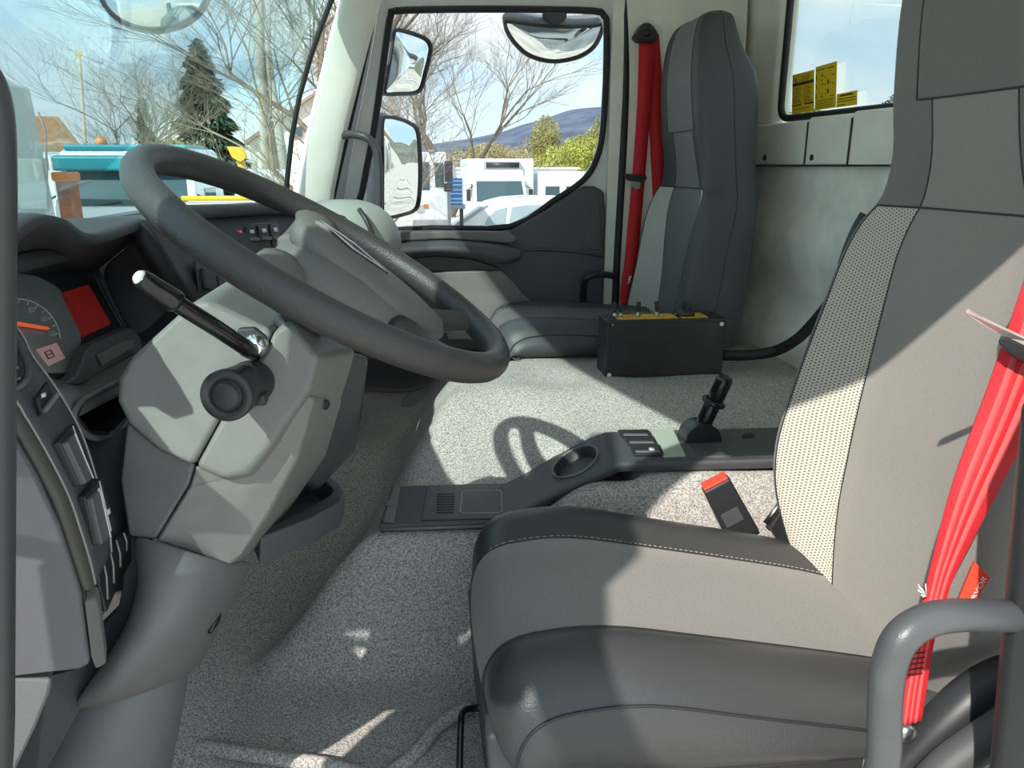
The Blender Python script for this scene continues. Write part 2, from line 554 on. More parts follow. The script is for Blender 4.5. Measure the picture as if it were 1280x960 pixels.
# windscreen
base = [V((-0.55, 0.53, 0.95)), V((-0.78, 0.62, 0.95)), V((-0.93, 0.9, 0.95)), V((-0.97, 1.3, 0.95)), V((-0.97, 1.7, 0.95)), V((-0.90, 2.02, 0.95)), V((-0.70, 2.24, 0.95)), V((-0.40, 2.49, 0.95))]
wsg = []
for b, h in zip(crom(base, 4), crom([V((x, y, 1.63)) for x, y in HEAD], 4)):
    h = h + V((0.0, 0, 0.02))
    wsg.append([b.lerp(h, t) + V((-0.04 * math.sin(math.pi * t), 0, 0)) for t in [i / 6 for i in range(7)]])
win1 = thing('window_1', 'wide curved windscreen with a pale green tint', 'window', base[3], kind='structure')
obj('windscreen_pane', *g_grid(wsg), glass('windscreen_glass', (0.76, 0.94, 0.93), 0.5), win1, solid=0.005)
edge = [r[0] for r in wsg]
obj('windscreen_seal', *g_tube(edge, 0.010, 8), RUB, win1)
obj('windscreen_seal', *g_tube([wsg[-1][i] for i in range(7)], 0.008, 8), RUB, win1)

# passenger side front pillar
ap = [(366, 262, 413, 262), (372, 240, 415, 240), (386, 180, 427, 180), (401, 115, 443, 115), (418, 45, 461, 45), (430, 0, 474, 0), (440, -45, 492, -45)]
rows = []
for (u0, v0, u1, v1) in ap:
    a, b = PY(u0, v0, 2.57), PY(u1, v1, 2.56)
    m1, m2 = a.lerp(b, 0.3) + V((0, -0.012, 0)), a.lerp(b, 0.7) + V((0, -0.014, 0))
    rows.append([a, m1, m2, b, b + V((0.0, 0.09, 0)), a + V((-0.03, 0.10, 0))])
o = obj('trim_5', *g_loft(rows), CREAM, bevel=0.008); tag(o, 'cream passenger side front pillar lining', 'trim', kind='structure')

# ------------------------------------------------------------------ passenger door
DY = 2.70
door = thing('door_1', 'closed passenger door with white frame, window and dark lower lining', 'door', (0.3, DY, 0.1), kind='structure')
inner = [(494, 14), (560, 12), (660, 12), (742, 14), (754, 20), (758, 32), (757, 100), (753, 165), (745, 200), (729, 225), (690, 252), (638, 283), (540, 285), (446, 286), (453, 240), (468, 160), (480, 75), (486, 32), (489, 20)]
outer = [(478, -10), (560, -14), (660, -14), (752, -12), (770, -4), (776, 20), (777, 100), (775, 165), (773, 205), (770, 260), (766, 330), (762, 420), (560, 440), (420, 440), (424, 285), (443, 170), (462, 75), (470, 25), (473, 5)]
ri = L(*[(u, v, DY) for u, v in inner]); ro = L(*[(u, v, DY) for u, v in outer])
n = len(ri)
vs = ri + ro + [p + V((0, 0.05, 0)) for p in ri] + [p + V((0, 0.05, 0)) for p in ro]
fs = []
for i in range(n):
    j = (i + 1) % n
    fs += [(i, j, n + j, n + i), (2 * n + i, 3 * n + i, 3 * n + j, 2 * n + j), (i, 2 * n + i, 2 * n + j, j), (n + i, n + j, 3 * n + j, 3 * n + i)]
obj('door_frame', vs, fs, PAINT, door, bevel=0.006, smooth=True)
gl = crom(ri, 3, True)
obj('window_gasket', *g_tube([p + V((0, -0.004, 0)) for p in gl], 0.011, 8, closed=True), RUB, door)
pane = obj('window_pane', [p + V((0, 0.02, 0)) for p in ri] + [p + V((0, 0.024, 0)) for p in ri], [tuple(range(n)), tuple(range(2 * n - 1, n - 1, -1))] + [(i, (i + 1) % n, n + (i + 1) % n, n + i) for i in range(n)], glass('side_glass', (0.76, 0.80, 0.82), 0.35), door, smooth=False)
so = [PY(u, v, 2.675) for u, v in ((407, 285), (417, 235), (434, 160), (450, 90), (461, 40), (468, 5), (476, -20), (500, -34), (740, -34), (774, -24), (781, 10), (782, 100), (780, 165), (778, 205), (775, 260), (771, 330), (767, 420))]
obj('door_seal', *g_tube(crom(so, 4), 0.013, 8), RUB, door)
# dark lining
DL = DY - 0.035
low = [(425, 291), (478, 291), (560, 291), (636, 290), (692, 258), (731, 233), (744, 233), (755, 239), (757, 262), (756, 330), (753, 440), (430, 440)]
obj('lining_panel', *g_slab(L(*[(u, v, DL) for u, v in low]), (0, 0.035, 0)), PL, door, bevel=0.010, seg=3)
led = [(440, 290), (540, 289), (636, 290), (648, 298), (640, 305), (560, 299), (490, 303), (440, 310)]
obj('sill_ledge', *g_slab(L(*[(u, v, DL - 0.03) for u, v in led]), (0, 0.06, 0)), PLM, door, bevel=0.008, seg=3)
# arm rest bow: swept section bulging into the cab
arm_t = [(470, 306), (510, 302), (560, 300), (610, 303), (642, 308), (655, 313)]
arm_b = [(474, 330), (505, 322), (545, 318), (590, 322), (625, 332), (650, 326)]
at, ab = crom(L(*[(u, v, DL - 0.05) for u, v in arm_t]), 5), crom(L(*[(u, v, DL - 0.05) for u, v in arm_b]), 5)
rows = []
for i, (a, b) in enumerate(zip(at, ab)):
    k = 0.055 * math.sin(math.pi * min(1, 0.25 + i / len(at) * 0.75)) ** 0.5
    m = a.lerp(b, 0.5)
    rows.append([a + V((0, 0.05, 0.0)), a + V((0, -0.3 * k, 0)), m + V((0, -k, 0)), b + V((0, -0.5 * k, 0)), b + V((0, 0.05, 0))])
obj('arm_rest', *g_loft(rows), PL, door, sub=1)
rc = [(508, 324), (545, 320), (590, 324), (622, 334), (628, 338), (560, 339), (530, 339)]
obj('handle_recess', *g_slab(L(*[(u, v, DL - 0.012) for u, v in rc]), (0, 0.03, 0)), BLK, door, bevel=0.003)
ins = [(536, 342), (560, 340), (627, 338), (634, 344), (682, 398), (690, 425), (560, 425)]
obj('pocket_panel', *g_slab(L(*[(u, v, DL - 0.025) for u, v in ins]), (0, 0.05, 0)), PLG, door, bevel=0.006, seg=3)
obj('lining_crease', *g_tube(crom(L((656, 312, DL - 0.005), (690, 312, DL - 0.005), (735, 316, DL - 0.006), (752, 320, DL - 0.004)), 4), 0.006, 6), PL, door)
obj('lining_bulge', *g_slab(L((738, 262, DL - .004), (750, 255, DL - .004), (753, 300, DL - .004), (750, 314, DL - .004), (728, 311, DL - .004)), (0, 0.02, 0)), PL, door, bevel=0.004)

# lower side wall of the cab under the passenger door
o = obj('wall_far', *g_box((-0.1, 2.78, 0.25), (1.75, 0.05, 1.0)), BLK, smooth=False)
tag(o, 'dark lower side of the cab below the passenger door', 'wall', kind='structure')
# ------------------------------------------------------------------ open driver door, swung forward out of the picture
HX, HY, DA = -0.46, 0.43, math.radians(12)
def DD(s, z, t=0.0):
    """s metres from the hinge, z height, t thickness"""
    return V((HX - s * math.sin(DA) + t * math.cos(DA), HY - s * math.cos(DA) - t * math.sin(DA), z))
d2 = thing('door_2', 'open driver door swung forward beside the front pillar', 'door', DD(0, -0.1), kind='structure')
def dbox(name, s0, s1, z0, z1, m, th=0.06):
    q = [DD(s0, z0), DD(s1, z0), DD(s1, z1), DD(s0, z1)]
    return obj(name, *g_slab(q, DD(0, 0, -th) - DD(0, 0, 0)), m, d2, bevel=0.01)
dbox('door_panel', 0.0, 0.98, -0.35, 0.92, PAINT, 0.09)
dbox('frame_post', 0.0, 0.10, 0.90, 1.56, PAINT)
dbox('frame_post', 0.88, 0.98, 0.90, 1.56, PAINT)
dbox('frame_top', 0.0, 0.98, 1.48, 1.60, PAINT)
obj('window_pane', *g_slab([DD(.09, .9, -.03), DD(.89, .9, -.03), DD(.89, 1.5, -.03), DD(.09, 1.5, -.03)], DD(0, 0, -.004) - DD(0, 0, 0)), MATS['side_glass'], d2, smooth=False)

for (s0, s1, z0, z1, t0, t1) in ((0.06, 0.40, 0.95, 1.37, -0.10, -0.03), (0.06, 0.62, 1.40, 1.78, -0.10, -0.03)):  # unseen blocks in place of the door mirrors, added and enlarged to shade the cushion
    q = [DD(s0, z0, t0), DD(s1, z0, t0), DD(s1, z1, t0), DD(s0, z1, t0)]
    obj('mirror_housing', *g_slab(q, DD(0, 0, t1) - DD(0, 0, t0)), BLK, d2, bevel=0.02)
obj('mirror_arm', *g_tube([DD(0.06, 0.9, -0.05), DD(0.08, 0.95, -0.08), DD(0.08, 1.66, -0.08)], 0.02, 8), BLK, d2)

# grey rebate between the passenger front pillar and the door frame
rb = [(396, 300), (410, 235), (428, 160), (446, 85), (460, 25), (468, -40), (500, -40), (486, 25), (476, 85), (462, 160), (450, 235), (440, 300)]
o = obj('trim_6', *g_slab(L(*[(u, v, 2.752) for u, v in rb]), (0, 0.03, 0)), mat('rebate_grey', (0.30, 0.31, 0.31), 0.5), smooth=False)
tag(o, 'grey rebate between the passenger front pillar and the door', 'trim', kind='structure')
for y_ in (ya - 0.003, yb - 0.002):
    obj('panel_gap', *g_tube([wallpt(y_, 1.1, 0.046), wallpt(y_, ZW - 0.02, 0.046)], 0.0025, 6), BLK, wall_back)
obj('panel_gap', *g_tube([wallpt(2.66, 1.1, 0.046), wallpt(0.6, 1.1, 0.048)], 0.003, 6), BLK, wall_back)

o = obj('trim_7', *g_hexa(L((498, 512, 2.5), (510, 490, 2.6), (546, 488, 2.6), (548, 510, 2.5)), L((500, 514, 2.62), (512, 492, 2.72), (546, 490, 2.72), (548, 512, 2.62))), mat('kick_panel_blue_grey', (0.20, 0.22, 0.23), 0.5), bevel=0.01)
tag(o, 'blue grey kick panel in the passenger footwell', 'trim', kind='structure')

# ================================================================== SEATS
BACK = [  # z, front of side bolster, front of middle, rear, half width
    (0.34, 0.715, 0.755, 0.88, 0.20), (0.42, 0.69, 0.765, 0.90, 0.235), (0.50, 0.672, 0.775, 0.915, 0.258), (0.58, 0.670, 0.785, 0.925, 0.266),
    (0.66, 0.683, 0.79, 0.935, 0.264), (0.76, 0.708, 0.80, 0.945, 0.264), (0.86, 0.738, 0.81, 0.952, 0.264), (0.95, 0.768, 0.82, 0.958, 0.268),
    (1.005, 0.788, 0.825, 0.962, 0.254), (1.05, 0.804, 0.825, 0.965, 0.220), (1.12, 0.800, 0.815, 0.968, 0.196), (1.20, 0.786, 0.80, 0.968, 0.190),
    (1.30, 0.776, 0.785, 0.965, 0.184), (1.36, 0.773, 0.782, 0.95, 0.178), (1.42, 0.776, 0.784, 0.915, 0.170), (1.47, 0.784, 0.79, 0.897, 0.158), (1.505, 0.800, 0.802, 0.888, 0.140), (1.52, 0.825, 0.825, 0.872, 0.11)]
def seat_back(root, yc, dx, dz, m_mesh, m_side, m_mid, m_head, zmin, slim=0.0):
    tab = [r for r in BACK if r[0] >= zmin]
    K = 3
    def section(r):
        z, xb, xc, xr, hw = r
        k0 = slim * sm((0.98 - z) / 0.3)
        z += dz; xb += dx + k0; xc += dx + k0 * 0.7; xr += dx
        d = xc - xb
        k_ = sm((r[0] - 0.9) / 0.25)
        half = [(0.0, xc), (0.28, xc - 0.02 * d), (lerp(0.56, 0.47, k_), xc - 0.12 * d), (lerp(0.74, 0.62, k_), xb + 0.42 * d), (0.88, xb + 0.06 * d), (0.97, xb + 0.10 * d + 0.012), (1.0, lerp(xb, xr, 0.28)),
                (1.0, lerp(xb, xr, 0.55)), (0.985, lerp(xb, xr, 0.85)), (0.92, xr - 0.008), (0.7, xr), (0.0, xr)]
        return [V((x, yc - t * hw, z)) for t, x in half]          # near half (towards the driver door)
    secs = [section(r) for r in tab]
    nh = len(secs[0])
    # smooth in height
    cols = [crom([s[j] for s in secs], K) for j in range(nh)]
    nr = len(cols[0])
    rowsN = []
    for i in range(nr):
        rowsN.append(crom([cols[j][i] for j in range(nh)], K))
    mir = lambda p: V((p.x, 2 * yc - p.y, p.z))
    zs = [r[0].z - dz for r in rowsN]
    def strip(c0, c1, z0, z1, both):
        ii = [i for i, z in enumerate(zs) if z0 - 1e-6 <= z <= z1 + 1e-6]
        A = [[rowsN[i][c] for c in range(c0 * K, c1 * K + 1)] for i in ii]
        if both == 'near': return g_grid(A)
        Bm = [[mir(p) for p in r] for r in A]
        if both == 'far': return g_grid(Bm)
        return g_grid([list(reversed(b[1:])) + a for a, b in zip(A, Bm)])
    zt = tab[-1][0]
    zmesh = 1.04
    zk = min(zs, key=lambda z: abs(z - zmesh)); z_h = min(zs, key=lambda z: abs(z - 1.19)); z0 = zs[0]
    obj('back_cushion', *strip(0, 2, z0, zk, 'mid'), m_mid, root)
    obj('neck_panel', *strip(0, 2, zk, z_h, 'mid'), m_mid, root)
    obj('headrest_panel', *strip(0, 3, z_h, zt, 'mid'), m_head, root)
    for sd in ('near', 'far'):
        obj('mesh_panel', *strip(2, 4, z0, zk, sd), m_mesh, root)
        obj('shoulder_panel', *merge([strip(2, 3, zk, z_h, sd)]), m_side, root)
        a = strip(3, 6, z_h, zt, sd); b = strip(3, 6, zk, z_h, sd); c = strip(4, 6, z0, zk, sd)
        obj('side_bolster', *merge([a, b, c]), m_side, root)
    # back shell: sides and rear, closed at top and bottom
    g = strip(6, 11, z0, zt, 'near'); h = strip(6, 11, z0, zt, 'far')
    top_row = [p for p in rowsN[-1]] ; ring = top_row + [mir(p) for p in reversed(top_row)]
    botr = rowsN[0]; ring2 = botr + [mir(p) for p in reversed(botr)]
    caps = (ring + ring2, [tuple(range(len(ring))), tuple(range(len(ring), len(ring) + len(ring2)))])
    obj('back_shell', *merge([g, h, caps]), m_side, root)
    # seam piping
    def seam(name, pts, r=0.0016, m=BLK): obj(name, *g_tube(pts, r, 5), m, root)
    def colpts(c, z0_, z1_, far): 
        pts = [rowsN[i][c * K] for i, z in enumerate(zs) if z0_ <= z <= z1_]
        return [mir(p) for p in pts] if far else pts
    for far in (False, True):
        seam('seam', colpts(2, z0, z_h, far)); seam('seam', colpts(4, z0, zk, far)); seam('seam', colpts(3, z_h, zt, far)); seam('seam', colpts(7, z0, zt, far))
    for zz, c1 in ((zk, 4), (z_h, 3)):
        i = zs.index(zz)
        r = rowsN[i][:c1 * K + 1]
        seam('seam', [mir(p) for p in reversed(r[1:])] + r, 0.002)

def seat_cushion(root, y0, y1, x0, x1, zt, zb, m_side, m_mid, prof_y, seam_y, dip=0.0):
    """prof_y: [(fraction of width from near, height offset, front offset)]; seam_y: fractions index bounds of the middle"""
    K = 4
    rows = []
    for t, dzz, dxx in prof_y:
        y = lerp(y0, y1, t); X0 = x0 + dxx; Z = zt + dzz
        ln = x1 - X0
        rows.append([V((X0 + 0.05, y, zb)), V((X0 + 0.015, y, zb + min(0.05, 0.3 * (zt - zb)))), V((X0 + 0.0, y, Z - min(0.085, 0.58 * (zt - zb)))), V((X0 + 0.006, y, Z - 0.045)), V((X0 + 0.03, y, Z - 0.012)), V((X0 + 0.08, y, Z + 0.004)),
                     V((X0 + 0.18, y, Z + 0.006)), V((X0 + 0.33, y, Z - 0.004)), V((x1 - 0.06, y, Z - 0.012)), V((x1 + 0.04, y, Z - 0.02))])
    for r in rows:
        for q_ in r[1:]:
            if q_.x > x0 + 0.2: q_.z -= dip * ((q_.x - x0 - 0.2) / 0.42) ** 1.15
    cols = [crom([r[j] for r in rows], K) for j in range(len(rows[0]))]
    full = [crom([c[i] for c in cols], K) for i in range(len(cols[0]))]
    a, b = seam_y
    near, mid, far = full[:a * K + 1], full[a * K:b * K + 1], full[b * K:]
    obj('cushion_center', *g_grid(mid), m_mid, root)
    # near bolster with its upright side, far bolster likewise
    def side(rows_, edge, s):
        e = rows_[0] if edge == 0 else rows_[-1]
        d1 = [p + V((0, -0.006 * s, -0.02)) for p in e]
        d2 = [V((p.x, p.y - 0.016 * s, lerp(p.z, zb, 0.45))) for p in e]
        d3 = [V((p.x, p.y + 0.01 * s, lerp(p.z, zb, 0.85))) for p in e]
        d4 = [V((p.x, p.y + 0.04 * s, zb)) for p in e]
        return g_grid([e, d1, d2, d3, d4])
    obj('side_bolster', *g_grid(near), m_side, root)
    obj('side_panel', *side(near, 0, 1), m_side, root)
    obj('side_bolster', *g_grid(far), m_side, root)
    obj('side_panel', *side(far, 1, -1), m_side, root)
    n = len(full[0])
    for r in (mid[0], mid[-1]):
        obj('seam', *g_tube(r[4:], 0.0016, 5), BLK, root)
    e = near[0]
    obj('seam', *g_tube([p + V((0, -0.001, 0.0005)) for p in e[6:]], 0.0022, 6), BLK, root)
    st = [g_tube([e[i] + V((0, 0.004, 0.0035)), e[i].lerp(e[i + 1], 0.0) + (e[i + 1] - e[i]).normalized() * 0.0001 + V((0, 0.004, 0.0035))], 0.0005, 4) for i in range(0)]
    # dashes of pale thread along the near edge and the far seam
    def dashes(line, off):
        parts, acc = [], 0
        for p, q2 in zip(line, line[1:]):
            d = (q2 - p).length
            k = max(1, int(d / 0.009))
            for j in range(k):
                parts.append(g_tube([p.lerp(q2, (j + 0.15) / k) + off, p.lerp(q2, (j + 0.75) / k) + off], 0.0007, 4))
        return merge(parts)
    o = obj('stitching', *dashes(e[14:], V((0, 0.005, 0.003))), STITCH, root); o['kind'] = 'stuff'
    o = obj('stitching', *dashes(mid[-1][16:], V((0, 0.004, 0.002))), STITCH, root); o['kind'] = 'stuff'

# ---- driver seat
DS = thing('driver_seat', 'large grey driver seat with black leather cushion bolsters and honeycomb fabric panels', 'seat', (0.4, 1.09, ZF))
seat_back(DS, 1.085, 0.0, 0.0, MESHF, FABD, FAB, FABD, 0.34)
PRO = [(0.0, -0.035, 0.03), (0.035, -0.012, 0.012), (0.10, 0.012, 0.0), (0.17, 0.018, -0.003), (0.235, 0.004, -0.003), (0.33, 0.0, -0.006), (0.5, 0.004, -0.008), (0.64, 0.004, -0.005), (0.72, 0.012, 0.0), (0.81, 0.034, 0.005), (0.89, 0.03, 0.014), (0.96, 0.005, 0.03), (1.0, -0.03, 0.05)]
seat_cushion(DS, 0.83, 1.37, 0.078, 0.72, 0.445, 0.28, LEA, mat('cushion_fabric', (0.27, 0.25, 0.235), 0.92, bump=0.35, bscale=900, var=0.14, vscale=500, spec=0.15, sheen=0.15), PRO, (4, 8), 0.075)
obj('seat_pan', *g_box((0.42, 1.10, 0.27), (0.60, 0.44, 0.06)), BLK, DS, bevel=0.015)
obj('front_cover', *g_slab([V((0.085, 0.90, 0.12)), V((0.085, 1.32, 0.12)), V((0.075, 1.32, 0.33)), V((0.075, 0.90, 0.33))], (0.05, 0, 0)), PL, DS, bevel=0.01)
obj('pedestal', *g_box((0.42, 1.1, 0.185), (0.5, 0.36, 0.15)), BLK, DS, bevel=0.01)
hb = crom([V((0.10, 1.12, PY(588, 886, 1.12).z)), PY(588, 886, 1.12), PY(579, 890, 1.09), PY(576, 905, 1.06), PY(574, 985, 1.0)], 4)
obj('adjust_bar', *g_tube(hb, 0.006, 8), GLOSS, DS)
# side hardware: hinge cover, belt bracket
rc = crom(L((1105, 985, .80), (1150, 935, .80), (1185, 900, .80), (1222, 868, .80), (1258, 846, .80), (1300, 830, .80)), 4)
obj('hinge_cover', *g_tube(rc, [0.020 + 0.012 * math.sin(3 * i / len(rc)) for i in range(len(rc))], 10), BLK, DS)
rc = crom(L((1135, 1010, .74), (1180, 962, .74), (1215, 935, .74), (1262, 905, .74), (1300, 885, .74)), 4)
obj('lower_cover', *g_tube(rc, 0.024, 10), PL, DS)
obj('belt_bracket', *g_lathe(PY(1132, 915, .79), (0, -1, 0), [(0.012, -0.01), (0.014, 0), (0.012, 0.008), (0.004, 0.01)], 14), STEEL, DS)
# red tag sewn in the near bolster
tq = L((1199, 748, .80), (1219, 752, .79), (1238, 722, .79), (1218, 702, .80))
REDTAG = mat('red_tag', (0.75, 0.05, 0.02), 0.6)
tg = obj('fabric_tag', *g_slab(tq, (0.001, 0.003, 0)), REDTAG, DS, smooth=False)
tag(tg, 'bright red woven tag')
text('tag_lettering', 'RVOR', [tq[1].lerp(tq[0], .08), tq[2].lerp(tq[3], .08), tq[2].lerp(tq[3], .4), tq[1].lerp(tq[0], .4)], WHITE, tg, 0.8, 0.0015)
# handle strip on the far side of the back
hp = crom(L((1082, 268, 1.352), (1071, 287, 1.357), (1061, 311, 1.36), (1054, 332, 1.36)), 3)
obj('belt_guide', *g_tube(hp, 0.011, 8), BLK, DS)
# buckle stalk bracket beside far bolster
obj('recliner_bracket', *g_slab(L((958, 655, 1.40), (975, 628, 1.40), (985, 640, 1.40), (1000, 690, 1.40), (985, 700, 1.40)), (0, -0.02, 0)), BLK, DS, bevel=0.003)
obj('recliner_edge', *g_tube(L((957, 654, 1.38), (976, 628, 1.38)), 0.006, 8), STEEL, DS)

# ---- passenger seat
VIN = mat('dark_vinyl', (0.055, 0.062, 0.066), 0.5, bump=0.15, bscale=700)
HFR = mat('grey_headrest_vinyl', (0.17, 0.175, 0.175), 0.55, bump=0.2, bscale=800)
PS = thing('passenger_seat', 'upright passenger seat with dark side and pale honeycomb panel beside the far door', 'seat', (0.5, 2.4, 0.45))
seat_back(PS, 2.39, 0.02, 0.0, MESHP, VIN, HFR, HFR, 0.58, 0.030)
PRO2 = [(0.0, -0.03, 0.03), (0.05, -0.008, 0.015), (0.14, 0.008, 0.0), (0.22, 0.008, -0.003), (0.28, 0.0, -0.003), (0.4, 0.0, -0.006), (0.5, 0.002, -0.008), (0.62, 0.0, -0.005), (0.72, 0.004, 0.0), (0.81, 0.01, 0.005), (0.89, 0.01, 0.014), (0.96, -0.01, 0.03), (1.0, -0.03, 0.05)]
seat_cushion(PS, 2.20, 2.61, 0.225, 0.74, 0.64, 0.538, VIN, PLM, PRO2, (4, 8))
obj('seat_base', *g_box((0.52, 2.42, 0.52), (0.40, 0.3, 0.10)), BLK, PS, bevel=0.01)

# ================================================================== STEERING WHEEL
WC = V((-0.107, 1.017, 0.9805)); TH = math.radians(31); RO = 0.055; WR = 0.245
D1 = V((math.cos(TH), 0, -math.sin(TH)))
D2 = V((math.sin(RO) * math.sin(TH), math.cos(RO), math.sin(RO) * math.cos(TH)))
D3 = D1.cross(D2)
def W(a, b, c=0.0): return WC + D1 * a + D2 * b + D3 * c
SW = thing('steering_wheel', 'big black steering wheel with worn textured rim and wide hub', 'steering wheel', W(0, 0, -0.06))
N = 72
rows = []
for i in range(N):
    f = 2 * math.pi * i / N
    e = D1 * math.cos(f) + D2 * math.sin(f)
    p = WC + e * WR
    rows.append([p + e * 0.0175 * math.cos(t) + D3 * 0.0195 * math.sin(t) for t in [2 * math.pi * k / 16 for k in range(16)]])
rim = obj('rim', *g_grid(rows + [rows[0]], True), RIMM, SW)
def sup(t, p):
    c, s = math.cos(t), math.sin(t)
    return math.copysign(abs(c) ** p, c), math.copysign(abs(s) ** p, s)
def hub_ring(a0, a1, bw0, bw1, c, p=0.8, n=40):
    out = []
    for k in range(n):
        x, y = sup(2 * math.pi * k / n, p)
        a = lerp(a0, a1, (x + 1) / 2)
        bw = lerp(bw0, bw1, (x + 1) / 2)
        out.append(W(a, y * bw, c))
    return out
obj('hub_cone', *g_loft([hub_ring(-0.03, 0.035, 0.035, 0.035, -0.090, 1), hub_ring(-0.042, 0.05, 0.048, 0.048, -0.076, 1), hub_ring(-0.068, 0.09, 0.080, 0.070, -0.050, 0.95), hub_ring(-0.074, 0.13, 0.098, 0.082, -0.030, 0.9), hub_ring(-0.066, 0.13, 0.092, 0.07, -0.006, 0.9), hub_ring(-0.052, 0.10, 0.075, 0.05, 0.010, 0.9)]), HUBM, SW)
def tilt(ring):
    return [p + D3 * (0.034 * (1 - ((p - WC).dot(D1) + 0.06) / 0.225)) for p in ring]
pad = obj('hub_pad', *g_loft([tilt(r_) for r_ in (hub_ring(-0.062, 0.165, 0.066, 0.050, -0.030, 0.75), hub_ring(-0.064, 0.170, 0.068, 0.052, -0.012, 0.75), hub_ring(-0.060, 0.162, 0.062, 0.047, -0.001, 0.75), hub_ring(-0.04, 0.13, 0.045, 0.032, 0.005, 0.8), hub_ring(-0.01, 0.07, 0.02, 0.012, 0.006, 0.9))]), HUBM, SW)
# raised diamond badge frame
dm = [(-0.055, 0.0), (0.0, 0.021), (0.055, 0.0), (0.0, -0.021)]
dq = tilt([W(0.012 + a, -0.002 + b, 0.005) for a, b in dm]); di = tilt([W(0.012 + a * 0.72, -0.002 + b * 0.6, 0.005) for a, b in dm])
vs = dq + di + [p + D3 * 0.004 for p in dq] + [p + D3 * 0.004 for p in di]
fs = []
for i in range(4):
    j = (i + 1) % 4
    fs += [(i, j, 4 + j, 4 + i), (8 + i, 12 + i, 12 + j, 8 + j), (i, 8 + i, 8 + j, j), (4 + i, 4 + j, 12 + j, 12 + i)]
obj('diamond_badge', vs, fs, mat('dark_chrome', (0.25, 0.25, 0.25), 0.2, metal=1.0), pad, smooth=False)
obj('badge_recess', *g_slab([p - D3 * 0.001 for p in di], D3 * 0.003), GLOSS, pad, smooth=False)
# four spokes
def spoke(f, a0, b0, w0, w1, c0):
    e = D1 * math.cos(f) + D2 * math.sin(f)
    tng = -D1 * math.sin(f) + D2 * math.cos(f)
    P0, P1 = W(a0, b0, c0), WC + e * (WR - 0.004)
    rows = []
    for t in [i / 8 for i in range(9)]:
        p = P0.lerp(P1, t) + D3 * (-0.010 * math.sin(math.pi * t))
        w = lerp(w0, w1, t) * (1 + 0.55 * max(0, t - 0.8) / 0.2)
        h = lerp(0.018, 0.013, t)
        dr = (P1 - P0).normalized(); sd_ = D3.cross(dr).normalized()
        rows.append([p + sd_ * w * math.cos(q) + D3 * h * math.sin(q) for q in [2 * math.pi * k / 14 for k in range(14)]])
    return obj('spoke', *g_loft(rows), HUBM if abs(f) > 1.2 else RIMM, SW)
spoke(math.radians(104), -0.045, 0.06, 0.035, 0.026, -0.022)
spoke(math.radians(-104), -0.045, -0.06, 0.035, 0.026, -0.022)
spoke(math.radians(30), 0.11, 0.045, 0.026, 0.020, -0.022)
spoke(math.radians(-30), 0.11, -0.045, 0.026, 0.020, -0.022)

# ================================================================== STEERING COLUMN
SC = thing('steering_column', 'grey plastic steering column shroud below the wheel with stalk and round knob', 'steering column', (-0.28, 1.0, 0.55))
fa = [(240, 378, .935), (262, 376, .94), (312, 399, .94), (341, 413, .935), (335, 428, .93), (312, 461, .925), (276, 521, .915), (242, 582, .905), (200, 563, .905), (161, 531, .915), (146, 502, .925), (147, 472, .93), (165, 445, .935)]
ba = [(285, 349, 1.12), (300, 349, 1.12), (322, 371, 1.12), (358, 399, 1.10), (355, 420, 1.10), (330, 461, 1.10), (300, 521, 1.10), (270, 575, 1.10), (235, 555, 1.10), (205, 525, 1.10), (195, 495, 1.10), (205, 462, 1.12), (235, 410, 1.12)]
obj('upper_shroud', *g_hexa(L(*fa), L(*ba)), PLG, SC, bevel=0.010, seg=4)
fb = [(342, 414, .935), (360, 401, .95), (398, 446, .93), (387, 488, .925), (360, 525, .92), (340, 556, .912), (310, 592, .905), (280, 598, .903), (243, 583, .905), (277, 522, .915), (313, 462, .925), (336, 429, .93)]
bb = [(362, 398, 1.08), (378, 392, 1.10), (446, 437, 1.10), (433, 482, 1.10), (414, 535, 1.10), (396, 573, 1.10), (370, 606, 1.10), (335, 625, 1.10), (290, 600, 1.10), (310, 522, 1.10), (335, 462, 1.10), (355, 425, 1.10)]
obj('lower_shroud', *g_hexa(L(*fb), L(*bb)), PLG, SC, bevel=0.008, seg=4)
fs1 = [(158, 526, .935), (200, 560, .925), (244, 578, .925), (236, 605, .92), (193, 675, .92), (160, 669, .93), (150, 600, .94)]
bs1 = [(200, 530, 1.08), (240, 556, 1.08), (280, 575, 1.08), (270, 605, 1.08), (235, 670, 1.08), (200, 665, 1.08), (190, 600, 1.08)]
obj('skirt', *g_hexa(L(*fs1), L(*bs1)), PLM, SC, bevel=0.005)
fs2 = [(245, 579, .925), (280, 592, .925), (312, 587, .925), (342, 553, .93), (386, 492, .935), (394, 500, .94), (372, 575, .94), (335, 645, .94), (302, 694, .94), (288, 706, .93), (194, 676, .92), (237, 606, .92)]
bs2 = [(290, 575, 1.08), (320, 580, 1.08), (350, 570, 1.1), (380, 540, 1.12), (424, 492, 1.12), (428, 500, 1.12), (408, 568, 1.12), (372, 622, 1.12), (338, 672, 1.12), (318, 692, 1.10), (240, 672, 1.08), (280, 605, 1.08)]
obj('skirt', *g_hexa(L(*fs2), L(*bs2)), PLG, SC, bevel=0.010, seg=4)
